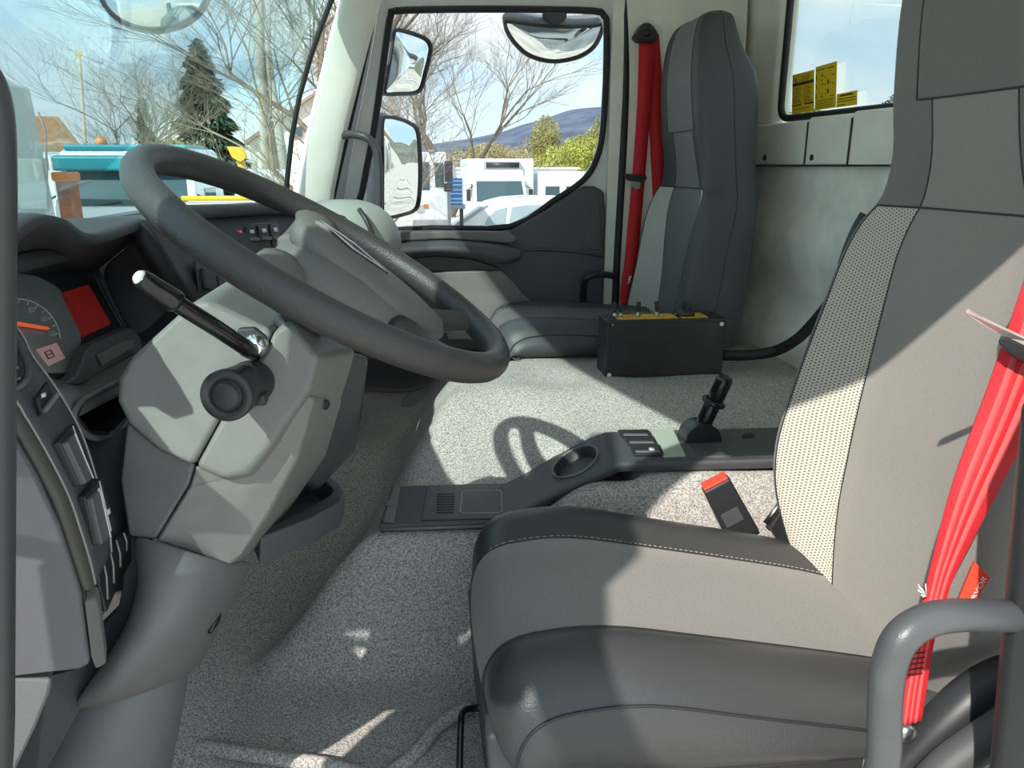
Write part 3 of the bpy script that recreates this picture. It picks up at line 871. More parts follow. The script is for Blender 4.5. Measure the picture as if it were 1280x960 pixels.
# dark column tube that the wheel turns on, and hollow under the shroud lip
obj('column_tube', *g_tube([W(0, 0, -0.088), W(0, 0, -0.11), W(-0.01, 0, -0.26), V((-0.29, 1.04, 0.66))], [0.030, 0.032, 0.055, 0.06], 18), BLK, SC)
obj('column_cover', *g_slab(L((440, 440, 1.12), (462, 445, 1.25), (456, 520, 1.22), (438, 560, 1.2), (400, 615, 1.18), (380, 600, 1.12)), (-0.05, 0.02, 0)), PL, SC, bevel=0.01)
obj('screw', *g_lathe(PY(407, 506, 1.0), (0.8, -0.5, -0.2), [(0.007, -0.004), (0.007, 0.002), (0.003, 0.002)], 10), BLK, SC)
# wiper stalk
sk = crom(L((322, 436, .95), (312, 437, .90), (300, 430, .875), (270, 410, .85), (232, 386, .825), (215, 374, .815)), 5)
st = obj('stalk', *g_tube(sk, [0.0095] * (len(sk) - 4) + [0.0095, 0.0095, 0.010, 0.010], 12), GLOSS, SC)
tp = crom(L((222, 379, .82), (212, 372, .815), (195, 361, .808), (180, 351, .80), (174, 347, .797)), 3)
obj('stalk_grip', *g_tube(tp, [0.010, 0.0125, 0.0125, 0.012, 0.012, 0.0115, 0.0115, 0.011, 0.011, 0.010, 0.010, 0.0095, 0.009][:len(tp)], 12), GLOSS, st)
obj('stalk_cap', *g_tube(L((176, 348, .798), (171, 345, .795)), [0.0092, 0.006], 12), mat('pale_cap', (0.55, 0.55, 0.53), 0.4), st)
obj('stalk_socket', *g_slab(L((296, 411, .93), (318, 409, .932), (334, 421, .93), (331, 433, .925), (318, 452, .922), (298, 444, .925)), (0, 0.03, 0)), BLK, SC, bevel=0.003)
obj('socket_ring', *g_lathe(PY(318, 432, .915), (-0.4, -0.8, 0.3), [(0.013, -0.01), (0.014, 0.0), (0.012, 0.006), (0.006, 0.008)], 16), CHROME, SC)
# round knob
kb, ke = PY(318, 476, .925), PY(282, 495, .835)
ax = (ke - kb)
kl = ax.length
kn = obj('round_knob', *g_lathe(kb, ax, [(0.022, -0.01), (0.026, 0.004), (0.027, 0.016), (0.023, 0.022), (0.0225, 0.036), (0.027, 0.042), (0.0275, kl - 0.016), (0.029, kl - 0.010), (0.029, kl - 0.002), (0.027, kl), (0.019, kl + 0.0005), (0.018, kl - 0.002), (0.016, kl - 0.002), (0.0155, kl + 0.003), (0.012, kl + 0.005)], 32), BLK, SC)
obj('knob_base', *g_slab(L((293, 460, .918), (305, 456, .918), (322, 463, .918), (325, 476, .914), (318, 495, .912), (300, 492, .912)), (-0.003, -0.022, 0.0)), BLK, SC, bevel=0.008, seg=3)
ad = ax.normalized()
obj('knob_lug', *g_box(kb + ad * (kl * 0.55) + V((-0.026, 0, 0.012)), (0.012, 0.02, 0.012)), BLK, kn, bevel=0.003)
obj('knob_lug', *g_box(kb + ad * (kl * 0.55) + V((0.024, 0, -0.012)), (0.012, 0.02, 0.014)), BLK, kn, bevel=0.003)

# ================================================================== DASHBOARD
DB = thing('dashboard', 'dark moulded dashboard with instrument hood, switch strips and knee panels', 'dashboard', (-0.6, 1.4, 0.3))
DPL = mat('dash_top_plastic', (0.040, 0.042, 0.045), 0.6, bump=0.3, bscale=800)
STK = mat('stack_black', (0.014, 0.014, 0.016), 0.6)
# top pad
tb = [V((-0.93, 0.60, 0.955)), V((-0.95, 1.0, 0.965)), V((-0.95, 1.5, 0.97)), V((-0.90, 1.95, 0.97)), V((-0.72, 2.2, 0.97)), V((-0.42, 2.46, 0.96))]
tf = [V((-0.47, 0.60, 0.99)), V((-0.46, 0.95, 1.0)), V((-0.47, 1.3, 0.99)), V((-0.45, 1.62, 0.985)), V((-0.36, 1.95, 0.975)), V((-0.22, 2.44, 0.95))]
t1, t2 = crom(tb, 4), crom(tf, 4)
obj('top_pad', *g_grid([[a.lerp(b, t) + V((0, 0, 0.012 * math.sin(math.pi * t))) for t in (0, .25, .5, .75, 1)] for a, b in zip(t1, t2)]), DPL, DB, solid=0.02)
# hood over the instruments
lipp = [(-50, 355), (-12, 322), (14, 298), (24, 285), (42, 274), (62, 269.5), (84, 275.5), (104, 290), (126, 293), (152, 286), (182, 275)]
lip = [PX(u, v, -0.405) for u, v in lipp]
und = [PX(u, v, x) for u, v, x in ((-70, 352, -.53), (-40, 350, -.53), (0, 345, -.53), (12, 344, -.53), (30, 343, -.53), (50, 342, -.53), (73, 340, -.53), (92, 339, -.53), (110, 338, -.53), (123, 336, -.52), (179, 292, -.425))]
rows = [[V((-0.68, p.y, p.z - 0.01)) for p in lip], [V((-0.55, p.y, p.z + 0.004)) for p in lip], [V((-0.42, p.y, p.z + 0.003)) for p in lip], lip, [p + V((0.002, 0, -0.010)) for p in lip], [p + V((-0.02, 0, -0.016)) for p in lip], und]
C_ = [crom(r, 3) for r in rows]
obj('instrument_hood', *g_grid(C_), DPL, DB)
# flat brow right of the hood crest
A_, B_, D_ = PX(20, 343, -.53), PX(123, 337, -.53), PX(87, 470, -.455)
CN = (B_ - A_).cross(D_ - A_).normalized()
if CN.dot(CAM - A_) < 0: CN = -CN
def PC(u, v, lift=0.0):
    r = ray(u, v)
    return CAM + r * (((A_ + CN * lift) - CAM).dot(CN) / r.dot(CN))
def pcq(*uv, lift=0.0): return [PC(u, v, lift) for u, v in uv]
CLU = mat('cluster_black', (0.030, 0.032, 0.035), 0.35)
DIAL = mat('dial_glare_grey', (0.22, 0.24, 0.235), 0.45, var=0.05, vscale=30)  # grey lightened, glare on the dial is put into its colour
ins = obj('instrument_panel', *g_slab(pcq((-60, 350), (123, 335), (168, 432), (108, 480), (60, 484), (-60, 470)), -CN * 0.03), CLU, DB, smooth=False)
dial = [(20 + 78 * math.cos(t), 424 + 80 * math.sin(t)) for t in [i * 2 * math.pi / 48 for i in range(48)]]
dial = [(u, max(342, min(v, 468 + 0 * u))) for u, v in dial]
dg = obj('dial', *g_slab(pcq(*dial), CN * 0.004), DIAL, ins, smooth=False)
arc = [PC(18 + 58 * math.cos(t), 428 + 55 * math.sin(t), 0.0048) for t in [math.radians(a) for a in range(-125, -4, 6)]]
obj('scale_arc', *g_tube(arc, 0.0007, 5), WHITE, dg)
for k, a in enumerate(range(-120, -5, 12)):
    t = math.radians(a)
    r0, r1 = (0.90, 1.0)
    obj('scale_tick', *g_tube([PC(18 + 58 * r * math.cos(t), 428 + 55 * r * math.sin(t), 0.005) for r in (r0, r1)], 0.0007, 4), WHITE, dg)
for k, a in enumerate((-118, -92, -64, -40, -14)):
    t = math.radians(a)
    c = (18 + 48 * math.cos(t), 428 + 45 * math.sin(t))
    q = pcq((c[0] - 4, c[1] + 4), (c[0] + 4, c[1] + 3), (c[0] + 4, c[1] - 4), (c[0] - 4, c[1] - 3), lift=0.005)
    text('scale_number', str(40 + 20 * k), q, WHITE, dg, 0.95)
obj('needle', *g_slab(pcq((-30, 402), (20, 403), (58, 409.5), (61, 411.5), (58, 412.5), (20, 407), (-30, 408), lift=0.008), CN * 0.002), emis('needle_orange', (1.0, 0.16, 0.06), 0.25, (0.7, 0.08, 0.03)), dg, smooth=False)
PINK = emis('pink_display', (0.75, 0.42, 0.38), 0.10, (0.38, 0.26, 0.24))
sdp = obj('odometer_display', *g_slab(pcq((45, 437), (70, 429), (81, 448), (60, 458), lift=0.004), CN * 0.001), PINK, dg, smooth=False)
q = pcq((57, 452), (73, 446), (66, 434), (51, 440), lift=0.005)
for a, b, c_, d_ in ((.2, .8, .1, .22), (.2, .32, .1, .9), (.2, .8, .78, .9), (.68, .8, .1, .9), (.2, .8, .45, .56)):
    plate('display_segment', subquad(q, a, b, c_, d_), 0.0006, mat('lcd_dark', (0.25, 0.14, 0.13), 0.5), sdp, bevel=0)
SCR = emis('red_screen', (1.0, 0.035, 0.03), 0.03, (0.30, 0.035, 0.03))
bz = obj('screen_bezel', *g_slab(pcq((66, 364), (112, 347), (149, 408), (100, 432), lift=0.001), CN * 0.002), CLU, ins, smooth=False)
obj('red_screen', *g_slab(pcq((75, 367), (110, 356), (138, 405), (102, 422), lift=0.003), CN * 0.001), SCR, ins, smooth=False)
for o_ in (0, 5):
    obj('bezel_rib', *g_tube(pcq((118 + o_, 347), (152 + o_, 408), lift=0.003), 0.0012, 5), PLM, ins)
# right wall of the instrument recess
obj('recess_wall', *g_grid([[PC(121, 335), PC(145, 385), PC(168, 434)], [PX(150, 314, -.47), PX(175, 350, -.46), PX(200, 400, -.43)], [PX(181, 288, -.415), PX(207, 325, -.40), PX(236, 368, -.385)]]), PL, DB, sub=2, solid=0.006)
eg = [PX(180, 277, -.405), PX(184, 284, -.403), PX(210, 328, -.392), PX(238, 374, -.378)]
obj('recess_edge', *g_tube(crom(eg, 4), 0.0045, 8), PL, DB)
# ledge with slot under the screen
fl = [(103, 456), (107, 440), (118, 430), (160, 410), (170, 412), (177, 425), (178, 438), (100, 482), (80, 480), (95, 470)]
lg = obj('ledge', *g_slab([PX(u, v, -.435) for u, v in fl], (-0.014, 0.0, 0.002)), PL, DB, bevel=0.003, seg=3)
obj('slot_insert', *g_slab([PX(u, v, -.4345) for u, v in ((119, 444), (150, 427), (167, 424), (166, 434), (126, 457))], (0.002, 0, 0)), PLM, lg, bevel=0.0008)
obj('shelf', *g_grid([[PX(50, 470, -.44), PX(98, 480, -.44), PX(182, 436, -.42)], [PX(66, 490, -.42), PX(108, 497, -.42), PX(192, 450, -.41)], [PX(80, 514, -.41), PX(100, 520, -.41), PX(200, 468, -.40)]]), PLM, DB, solid=0.01)
# open pocket left of the column
rimp = [(92, 522), (100, 503), (112, 494), (165, 470), (175, 490), (160, 525), (140, 545), (112, 546)]
r0 = [PX(u, v, -.41) for u, v in rimp]
cc = sum(r0, V()) / len(r0)
r1 = [cc + (p - cc) * 0.86 for p in r0]; r2 = [p + V((-0.09, 0.03, 0.0)) for p in r1]
vs, fs = g_grid([r0, r1, r2], True)
fs.append(tuple(range(16, 24)))
obj('pocket', vs, fs, BLK, DB, smooth=False)
obj('pocket_rim', *g_tube(crom(r0, 3, True), 0.004, 6, closed=True), PLM, DB)
obj('under_panel', *g_grid([[PY(84, 512, .98), PY(112, 548, 1.0), PY(150, 530, 1.02), PY(185, 530, 1.05)], [PY(108, 560, .95), PY(125, 590, .97), PY(155, 590, 1.0), PY(190, 600, 1.05)], [PY(122, 605, .93), PY(140, 640, .95), PY(160, 655, .98), PY(195, 670, 1.05)], [PY(136, 655, .92), PY(150, 680, .94), PY(170, 690, .97), PY(200, 690, 1.02)]]), PL, DB, sub=2, solid=0.01)

# ---- centre stack facing the driver
ct = L((180, 277, 1.215), (205, 268, 1.33), (270, 264, 1.6), (345, 261, 1.9), (392, 264, 2.12))
cb = L((240, 378, 1.24), (268, 378, 1.35), (310, 372, 1.55), (372, 352, 1.82), (430, 330, 2.1))
T_, B2 = crom(ct, 4), crom(cb, 4)
obj('centre_stack', *g_grid([[a.lerp(b, t) for t in (0, .33, .66, 1)] for a, b in zip(T_, B2)]), STK, DB, solid=0.03)
brow = [p + V((0, -0.004, 0)) for p in T_]
obj('stack_brow', *g_tube(brow[3:], 0.014, 8), DPL, DB)
sq = L((276, 312, 1.63), (352, 318, 1.83), (344, 276, 1.86), (274, 282, 1.62))          # upper switch bank quad
plate('switch_bezel', sq, 0.006, PL, DB, 0.002, lift=0.002)
for k in range(4):
    s0 = 0.10 + 0.22 * k
    q = subquad(sq, s0, s0 + 0.18, 0.12, 0.88)
    b = plate('rocker_switch', q, 0.010, BLK, DB, 0.002, lift=0.006)
    if k == 0:
        plate('warning_mark', subquad(q, .25, .75, .55, .9), 0.0015, emis('warning_red', (0.9, 0.03, 0.02), 0.2, (0.6, 0.02, 0.02)), b, 0, lift=0.016)
    else:
        plate('switch_icon', subquad(q, .3, .7, .68, .85), 0.001, WHITE, b, 0, lift=0.016)
        plate('rocker_ridge', subquad(q, .05, .95, .35, .5), 0.006, PLM, b, 0.001, lift=0.016)
sq2 = L((246, 366, 1.30), (296, 374, 1.48), (292, 328, 1.52), (240, 326, 1.32))
plate('switch_bezel', sq2, 0.004, BLK, DB, 0.002, lift=0.002)
for k in range(3):
    q = subquad(sq2, 0.08 + 0.30 * k, 0.34 + 0.30 * k, 0.1, 0.75)
    plate('rocker_switch', q, 0.008, BLK, DB, 0.002, lift=0.005)
plate('card_plate', L((201, 301, 1.27), (221, 298, 1.33), (203, 278, 1.34), (187, 280, 1.27)), 0.003, mat('beige_card', (0.40, 0.37, 0.31), 0.4), DB, 0.001, lift=0.003)
# rounded vent pod at the passenger end
pc = PY(428, 300, 2.30)
rows = []
for i in range(9):
    ph = math.pi / 2 * i / 8
    rows.append([pc + V((0.17 * math.cos(t) * math.cos(ph) ** 0.7, 0.17 * math.sin(t) * math.cos(ph) ** 0.7, -0.02 + 0.135 * math.sin(ph))) for t in [2 * math.pi * k / 28 for k in range(28)]])
pod = obj('vent_pod', *g_loft(rows), mat('pale_grey_plastic', (0.34, 0.355, 0.33), 0.5, bump=0.2, bscale=900), DB)
obj('pod_skirt', *g_slab([pc + V((0.17 * math.cos(t), 0.17 * math.sin(t), -0.02)) for t in [2 * math.pi * k / 24 for k in range(24)]], (0, 0, -0.3)), PL, DB)
obj('pod_slot', *g_tube(crom(L((449, 262, 2.18), (456, 272, 2.16), (463, 286, 2.15), (468, 300, 2.15)), 4), 0.007, 8), BLK, pod)
obj('pod_slot', *g_tube(crom(L((424, 271, 2.15), (430, 273, 2.14), (434, 279, 2.14)), 3), 0.006, 8), BLK, pod)
# lower passenger side of the dashboard
obj('passenger_dash', *g_hexa([V((-0.44, 1.75, 0.94)), V((-0.20, 2.05, 0.93)), V((-0.18, 2.6, 0.93)), V((-0.6, 2.6, 0.94))], [V((-0.55, 1.75, 0.45)), V((-0.40, 2.05, 0.45)), V((-0.36, 2.6, 0.45)), V((-0.7, 2.6, 0.45))]), PL, DB, bevel=0.02)

# ---- switch strip at the driver door end
cA = [(-30, 372), (20, 408), (41, 445), (66, 479), (89, 516), (105, 550), (121, 600), (135, 651), (139, 690)]
cB = [(-30, 430), (20, 501), (30, 518), (43, 539), (66, 580), (86, 621), (99, 658), (112, 700), (119, 730)]
cC = [(-30, 500), (20, 550), (33, 571), (47, 596), (58, 617), (66, 635), (76, 664), (90, 706), (102, 738)]
pA = crom([PY(u, v, y) for (u, v), y in zip(cA, (.90, .90, .90, .90, .90, .895, .89, .885, .88))], 4)
pB = crom([PY(u, v, .815) for u, v in cB], 4)
pC = crom([PY(u, v, .795) for u, v in cC], 4)
SM = obj('switch_strip', *g_grid([[a.lerp(b, t) for t in (0, .25, .5, .75, 1)] for a, b in zip(pA, pB)]), PL, DB, solid=0.02)
obj('strip_frame', *g_grid([[b + V((-0.001, 0, 0.0)), b.lerp(c, .3) + V((0.004, -0.004, 0)), b.lerp(c, .75) + V((0.004, -0.004, 0)), c] for b, c in zip(pB, pC)]), mat('brown_grey_plastic', (0.075, 0.070, 0.060), 0.5, bump=0.2, bscale=700), DB, solid=0.015)
TRIM = mat('thin_bright_edge', (0.30, 0.30, 0.28), 0.35)
obj('strip_edge', *g_tube(pB, 0.0016, 6), TRIM, DB)
obj('strip_edge', *g_tube(pA, 0.0016, 6), TRIM, DB)
def onstrip(i, t): 
    i = max(0, min(len(pA) - 1.001, i)); k = int(i); f = i - k
    return pA[k].lerp(pA[k + 1], f).lerp(pB[k].lerp(pB[k + 1], f), t)
# air vent
vq = [PY(u, v, y) for u, v, y in ((8, 487, .84), (33, 485, .84), (40, 462, .86), (20, 418, .885), (2, 405, .885))]
vn = toward_cam(vq[:4])
vt = obj('air_vent', *g_slab([p - vn * 0.004 for p in vq], vn * 0.012), BLK, DB, bevel=0.004)
obj('vent_ring', *g_tube(crom([p + vn * 0.008 for p in vq], 4, True), 0.004, 8, closed=True), PL, vt)
for k in range(5):
    a = vq[0].lerp(vq[4], (k + 0.5) / 5); b = vq[1].lerp(vq[3], (k + 0.5) / 5)
    obj('vent_fin', *g_tube([a + vn * 0.009, b + vn * 0.009], 0.002, 6), PLM, vt)
# light switch
lq = [PY(u, v, y) for u, v, y in ((46, 522, .835), (39, 500, .84), (54, 478, .865), (62, 496, .86))]
ls = plate('light_switch', lq, 0.008, BLK, DB, 0.002, lift=0.001)
plate('switch_lamp', [PY(u, v, y) for u, v, y in ((47, 501, .846), (52, 499, .85), (51, 494, .852), (46, 496, .848))], 0.002, WHITE, ls, 0, lift=0.009)
plate('switch_lever', [PY(u, v, y) for u, v, y in ((47, 520, .832), (44, 515, .832), (60, 494, .858), (63, 499, .858))], 0.006, PLM, ls, 0.001, lift=0.008)
# rocker groups with pale symbols
ROC = mat('rocker_grey', (0.10, 0.10, 0.105), 0.4, bump=0.15, bscale=800)
def rocker(q, parts, syms):
    b = plate('rocker_switch', q, 0.010, BLK, DB, 0.002, lift=0.001)
    f = plate('rocker_face', subquad(q, 0.0, 0.42, 0.0, 0.95), 0.008, ROC, b, 0.002, lift=0.010)
    obj('rocker_edge', *g_tube([quadpt(q, 0.42, t) + toward_cam(q) * 0.018 for t in (0, .33, .66, .95)], 0.0009, 5), WHITE, b)
    obj('rocker_edge', *g_tube([quadpt(q, 0.80, t) + toward_cam(q) * 0.011 for t in (0, .4, 1)], 0.0008, 5), WHITE, b)
    for (s, t) in syms:
        plate('switch_symbol', subquad(q, s, s + 0.13, t, t + 0.10), 0.0008, WHITE, b, 0, lift=0.0112)
    return b
rq = [PY(u, v, y) for u, v, y in ((88, 611, .83), (106, 596, .885), (82, 532, .885), (62, 556, .83))]
rocker(rq, 3, [(.55, .68), (.55, .40), (.58, .12)])
rq = [PY(u, v, y) for u, v, y in ((108, 683, .83), (131, 660, .88), (116, 598, .88), (94, 622, .83))]
rocker(rq, 3, [(.5, .15), (.5, .5), (.62, .80), (.85, .3)])
# lower small switch block and grey flap
fq = [PY(u, v, y) for u, v, y in ((128, 765, .86), (140, 735, .93), (160, 700, .95), (158, 660, .95), (118, 690, .88), (119, 730, .86))]
plate('fuse_panel', fq, 0.006, BLK, DB, 0.002)
for k in range(4):
    a = PY(124 + 9 * k, 690 - 9 * k, .875 + .02 * k); b = PY(131 + 8 * k, 745 - 20 * k, .865 + .025 * k)
    obj('slot_rib', *g_tube([a + V((0.006, -0.008, 0)), a.lerp(b, .5) + V((0.008, -0.008, 0)), b + V((0.006, -0.008, 0))], 0.0012, 5), TRIM, DB)
obj('grey_flap', *g_slab(L((105, 752, .80), (120, 747, .82), (124, 760, .82), (133, 830, .82), (120, 838, .80), (113, 820, .80)), (-0.01, 0.03, 0)), mat('light_flap', (0.19, 0.19, 0.185), 0.5, bump=0.2, bscale=700), DB, bevel=0.003)
# end panels
EP = mat('end_panel_grey', (0.135, 0.132, 0.142), 0.55, bump=0.3, bscale=800)
obj('end_panel', *g_slab(L((-90, 500, .74), (-30, 505, .76), (20, 552, .785), (47, 598, .785), (75, 660, .785), (101, 740, .785), (107, 790, .785), (113, 832, .785), (100, 838, .785), (20, 846, .77), (-90, 850, .74)), (-0.02, 0.05, 0)), EP, DB, bevel=0.006, seg=3)
obj('step_panel', *g_slab(L((-90, 856, .75), (20, 851, .77), (66, 849, .785), (62, 868, .785), (45, 910, .785), (20, 962, .785), (5, 1010, .785), (-90, 1010, .75)), (-0.02, 0.05, 0)), mat('step_panel_grey', (0.20, 0.20, 0.205), 0.5, bump=0.3, bscale=800), DB, bevel=0.005, seg=3)
obj('recess_panel', *g_slab(L((60, 846, .84), (113, 832, .85), (150, 760, .93), (165, 660, .96), (185, 720, .96), (150, 810, .93), (95, 895, .88), (60, 960, .86), (40, 1010, .86), (0, 1010, .86)), (-0.02, 0.04, 0)), PL, DB, smooth=False)
kr = [[(158, 666, .95), (178, 671, .915), (215, 680, .905), (262, 695, .91), (300, 706, .955), (322, 696, 1.06)],
      [(171, 714, .92), (182, 716, .885), (215, 724, .875), (250, 734, .885), (284, 741, .94), (304, 735, 1.06)],
      [(165, 757, .90), (176, 762, .865), (205, 770, .86), (233, 778, .875), (262, 789, .935), (280, 782, 1.06)],
      [(141, 808, .88), (155, 813, .85), (180, 818, .85), (208, 822, .87), (239, 832, .935), (258, 828, 1.06)],
      [(88, 884, .86), (115, 879, .845), (145, 872, .85), (180, 861, .875), (224, 842, .935), (244, 836, 1.06)],
      [(95, 890, .91), (120, 886, .90), (148, 880, .90), (185, 868, .92), (225, 850, .96), (242, 844, 1.07)]]
obj('knee_panel', *g_grid([L(*r) for r in kr]), PLM, DB, sub=2, solid=0.008)
ur = [[(90, 882, .93), (140, 870, .92), (190, 855, .93), (225, 840, .97), (240, 830, 1.06)], [(70, 915, .93), (120, 910, .91), (170, 900, .92), (215, 885, .97), (236, 870, 1.08)], [(35, 970, .93), (90, 968, .90), (150, 960, .91), (200, 945, .96), (222, 935, 1.08)], [(10, 1020, .93), (60, 1020, .90), (130, 1020, .90), (185, 1010, .95), (210, 1000, 1.08)]]
obj('lower_duct', *g_grid([L(*r) for r in ur]), mat('duct_grey', (0.19, 0.195, 0.205), 0.45, bump=0.2, bscale=900), DB, sub=2, solid=0.008)
obj('latch', *g_tube(L((262, 790, .95), (270, 775, .97), (275, 762, .98)), [0.004, 0.006, 0.003], 8), GLOSS, DB)
# bin below the column
zr = 0.60
o1 = [(388, 580), (406, 589), (426, 606), (431, 615), (426, 628), (388, 648), (347, 664), (325, 672), (318, 655), (335, 620), (360, 590)]
i1 = [(386, 588), (400, 597), (413, 608), (415, 614), (410, 620), (385, 634), (352, 651), (338, 656), (336, 648), (346, 622), (364, 598)]
O1 = [PZ(u, v, zr) for u, v in o1]; I1 = [PZ(u, v, zr) for u, v in i1]
I2 = [p + V((0, 0, -0.045)) for p in I1]; O2 = [p + V((-0.005, 0.003, -0.045)) for p in O1]
vs, fs = g_grid([O2, O1, I1, I2], True)
m_ = len(O1)
fs.append(tuple(range(3 * m_, 4 * m_))); fs.append(tuple(range(m_)))
obj('under_bin', vs, fs, PL, DB, bevel=0.004, seg=3)

# ================================================================== CENTRE CONSOLE
CO = thing('centre_console', 'long dark centre console with cup holder, tray and switches on the carpeted tunnel', 'console', PZ(640, 630, 0.38))
nr_ = [PZ(474, 654, .395), PZ(540, 652, .395), PZ(625, 649, .395), PZ(655, 636, .41), PZ(700, 612, .445), PZ(752, 588, .485), PZ(775, 578, .495), PZ(870, 576, .495), PZ(985, 573, .495)]
fr_ = [PZ(490, 608, .395), PZ(550, 606, .395), PZ(632, 604, .395), PZ(656, 592, .41), PZ(690, 572, .445), PZ(738, 547, .485), PZ(757, 540, .495), PZ(860, 537, .495), PZ(985, 534, .495)]
rows = []
for a, b in zip(nr_, fr_):
    rows.append([a + V((0, 0, -0.022)), a + V((0, -0.004, -0.012)), a + V((0, -0.004, -0.004)), a, b, b + V((0, 0.004, -0.004)), b + V((0, 0.006, -0.022))])
vs, fs = g_loft(rows)
W7 = 7
drop = [4 * W7 + 3]                 # open the top between the two ramp sections for the cup
fs = [f for f in fs if not (set(f) == {4 * W7 + 3, 4 * W7 + 4, 5 * W7 + 4, 5 * W7 + 3})]
body = obj('console_body', vs, fs, PL, CO, bevel=0.002)
obj('bright_edge', *g_tube([p + V((0, -0.005, -0.012)) for p in nr_[:3]], 0.003, 6), PLG, body)
q = [nr_[4], nr_[5], fr_[5], fr_[4]]
loop = [quadpt(q, i / 6, 0) for i in range(6)] + [quadpt(q, 1, i / 6) for i in range(6)] + [quadpt(q, 1 - i / 6, 1) for i in range(6)] + [quadpt(q, 0, 1 - i / 6) for i in range(6)]
ell = []
for p_ in range(24):
    t = 2 * math.pi * p_ / 24 - 3 * math.pi / 4
    ell.append(quadpt(q, 0.5 + 0.56 * math.cos(t), 0.5 + 0.36 * math.sin(t)))
cupn = toward_cam(q)
vs, fs = g_grid([loop, [p + cupn * 0.002 for p in ell]], True)
obj('cup_collar', vs, fs, PL, CO)
vs, fs = g_grid([[p + cupn * 0.002 for p in ell], [p + cupn * 0.0045 for p in ell], [quadpt(q, .5, .5) + (p - quadpt(q, .5, .5)) * 0.94 for p in ell], [quadpt(q, .5, .5) + (p - quadpt(q, .5, .5)) * 0.88 + V((0, 0, -0.055)) for p in ell]], True)
fs.append(tuple(range(72, 96)))
obj('cup_holder', vs, fs, BLK, CO)
obj('cup_rim', *g_tube([p + cupn * 0.004 for p in ell], 0.0022, 6, closed=True), PLG, CO)
zc = 0.395
def CQ(*uv, z=zc): return [PZ(u, v, z) for u, v in uv]
tb_ = obj('coin_tab', *g_slab(CQ((478, 654), (491, 611), (501, 610), (493, 655)), (0, 0, 0.006)), PLM, CO, bevel=0.003, seg=3)
tc_ = PZ(488, 630, zc + 0.006)
obj('tab_button', *g_lathe(tc_, (0, 0, 1), [(0.013, -0.002), (0.013, 0.003), (0.009, 0.005), (0.003, 0.004)], 18), PLM, tb_)
ty = obj('tray_frame', *g_slab(CQ((527, 651), (533, 612), (628, 609), (628, 649)), (0, 0, 0.004)), PL, CO, bevel=0.003, seg=3)
for k in range(8):
    obj('tray_rib', *g_tube([PZ(546, 641 - 3.3 * k, zc + 0.0045), PZ(568, 640 - 3.3 * k, zc + 0.0045)], 0.0012, 5), BLK, ty)
fq = CQ((575, 642), (578, 614), (627, 613), (628, 641), z=zc + 0.004)
obj('tray_well', *g_slab(fq, (0, 0, 0.0008)), BLK, ty, smooth=False)
obj('tray_rim', *g_tube(rloop(fq, 0.012, 4), 0.0016, 6, closed=True), TRIM, ty)
zs_ = 0.495
for i, (v0, v1) in enumerate(((540, 548), (549, 558), (559, 571))):
    u0 = 772 + 7.5 * i
    s_ = plate('rocker_switch', CQ((u0 + 5, v1), (u0 + 43, v1 - 0.5), (u0 + 38, v0 - .5), (u0, v0), z=zs_), 0.007, BLK, CO, 0.002)
    plate('rocker_ridge', CQ((u0 + 8, (v0 + v1) / 2 + 1), (u0 + 38, (v0 + v1) / 2 + 1), (u0 + 37, (v0 + v1) / 2 - 1), (u0 + 7, (v0 + v1) / 2 - 1), z=zs_ + 0.007), 0.003, PLM, s_, 0.0008)
plate('switch_lamp', CQ((812, 565), (819, 565), (818, 560), (811, 560), z=zs_ + 0.007), 0.002, WHITE, CO, 0)
lp = plate('label_plate', CQ((829, 572), (857, 571), (841, 538), (813, 539), z=zs_), 0.004, mat('pale_green_plate', (0.42, 0.46, 0.38), 0.5), CO, 0.0005)
GRP = mat('grey_top_plate', (0.10, 0.108, 0.105), 0.5, bump=0.2, bscale=700)
plate('rear_top', CQ((860, 573), (985, 571), (985, 536), (841, 538), z=zs_), 0.002, GRP, CO, 0.001)
fq = CQ((872, 571), (915, 570), (902, 557), (861, 557), z=zs_ + 0.002)
obj('small_well', *g_slab(fq, (0, 0, 0.0008)), PL, CO, smooth=False)
obj('well_rim', *g_tube(rloop(fq, 0.008, 3), 0.0018, 6, closed=True), GRP, CO)
obj('key_slot', *g_slab(CQ((928, 548), (943, 547), (944, 543), (935, 542), (927, 544), z=zs_ + 0.002), (0, 0, 0.0006)), BLK, CO, smooth=False)
# park brake lever with domed boot
bc = PZ(874, 549, zs_)
rows = []
for i in range(9):
    t = math.pi * i / 8
    r = 0.042
    rows.append([bc + V((-r * math.cos(t), dy_, 0.045 * math.sin(t) ** 0.8)) for dy_ in (-0.030, -0.024, 0.024, 0.030)])
hbk = obj('lever_boot', *g_grid(rows), BLK, CO, sub=1)
for sdy in (-0.027, 0.027):
    obj('boot_side', [bc + V((-0.042 * math.cos(math.pi * i / 8), sdy, 0.045 * math.sin(math.pi * i / 8) ** 0.8)) for i in range(9)] + [bc + V((0, sdy, 0))], [(9, i, i + 1) for i in range(8)], BLK, hbk, smooth=False)
plate('boot_base', CQ((848, 552), (902, 549), (896, 541), (846, 543), z=zs_), 0.004, BLK, CO, 0.001)
la, lb = PY(877, 534, bc.y), PY(908, 470, bc.y - 0.02)
ax_ = lb - la; ll = ax_.length
lv = obj('brake_lever', *g_lathe(la, ax_, [(0.016, -0.01), (0.0185, 0.012), (0.0185, ll * 0.42), (0.016, ll * 0.46), (0.017, ll * 0.56), (0.019, ll * 0.60), (0.019, ll * 0.92), (0.0165, ll * 0.98), (0.011, ll * 1.0)], 18), GLOSS, CO)
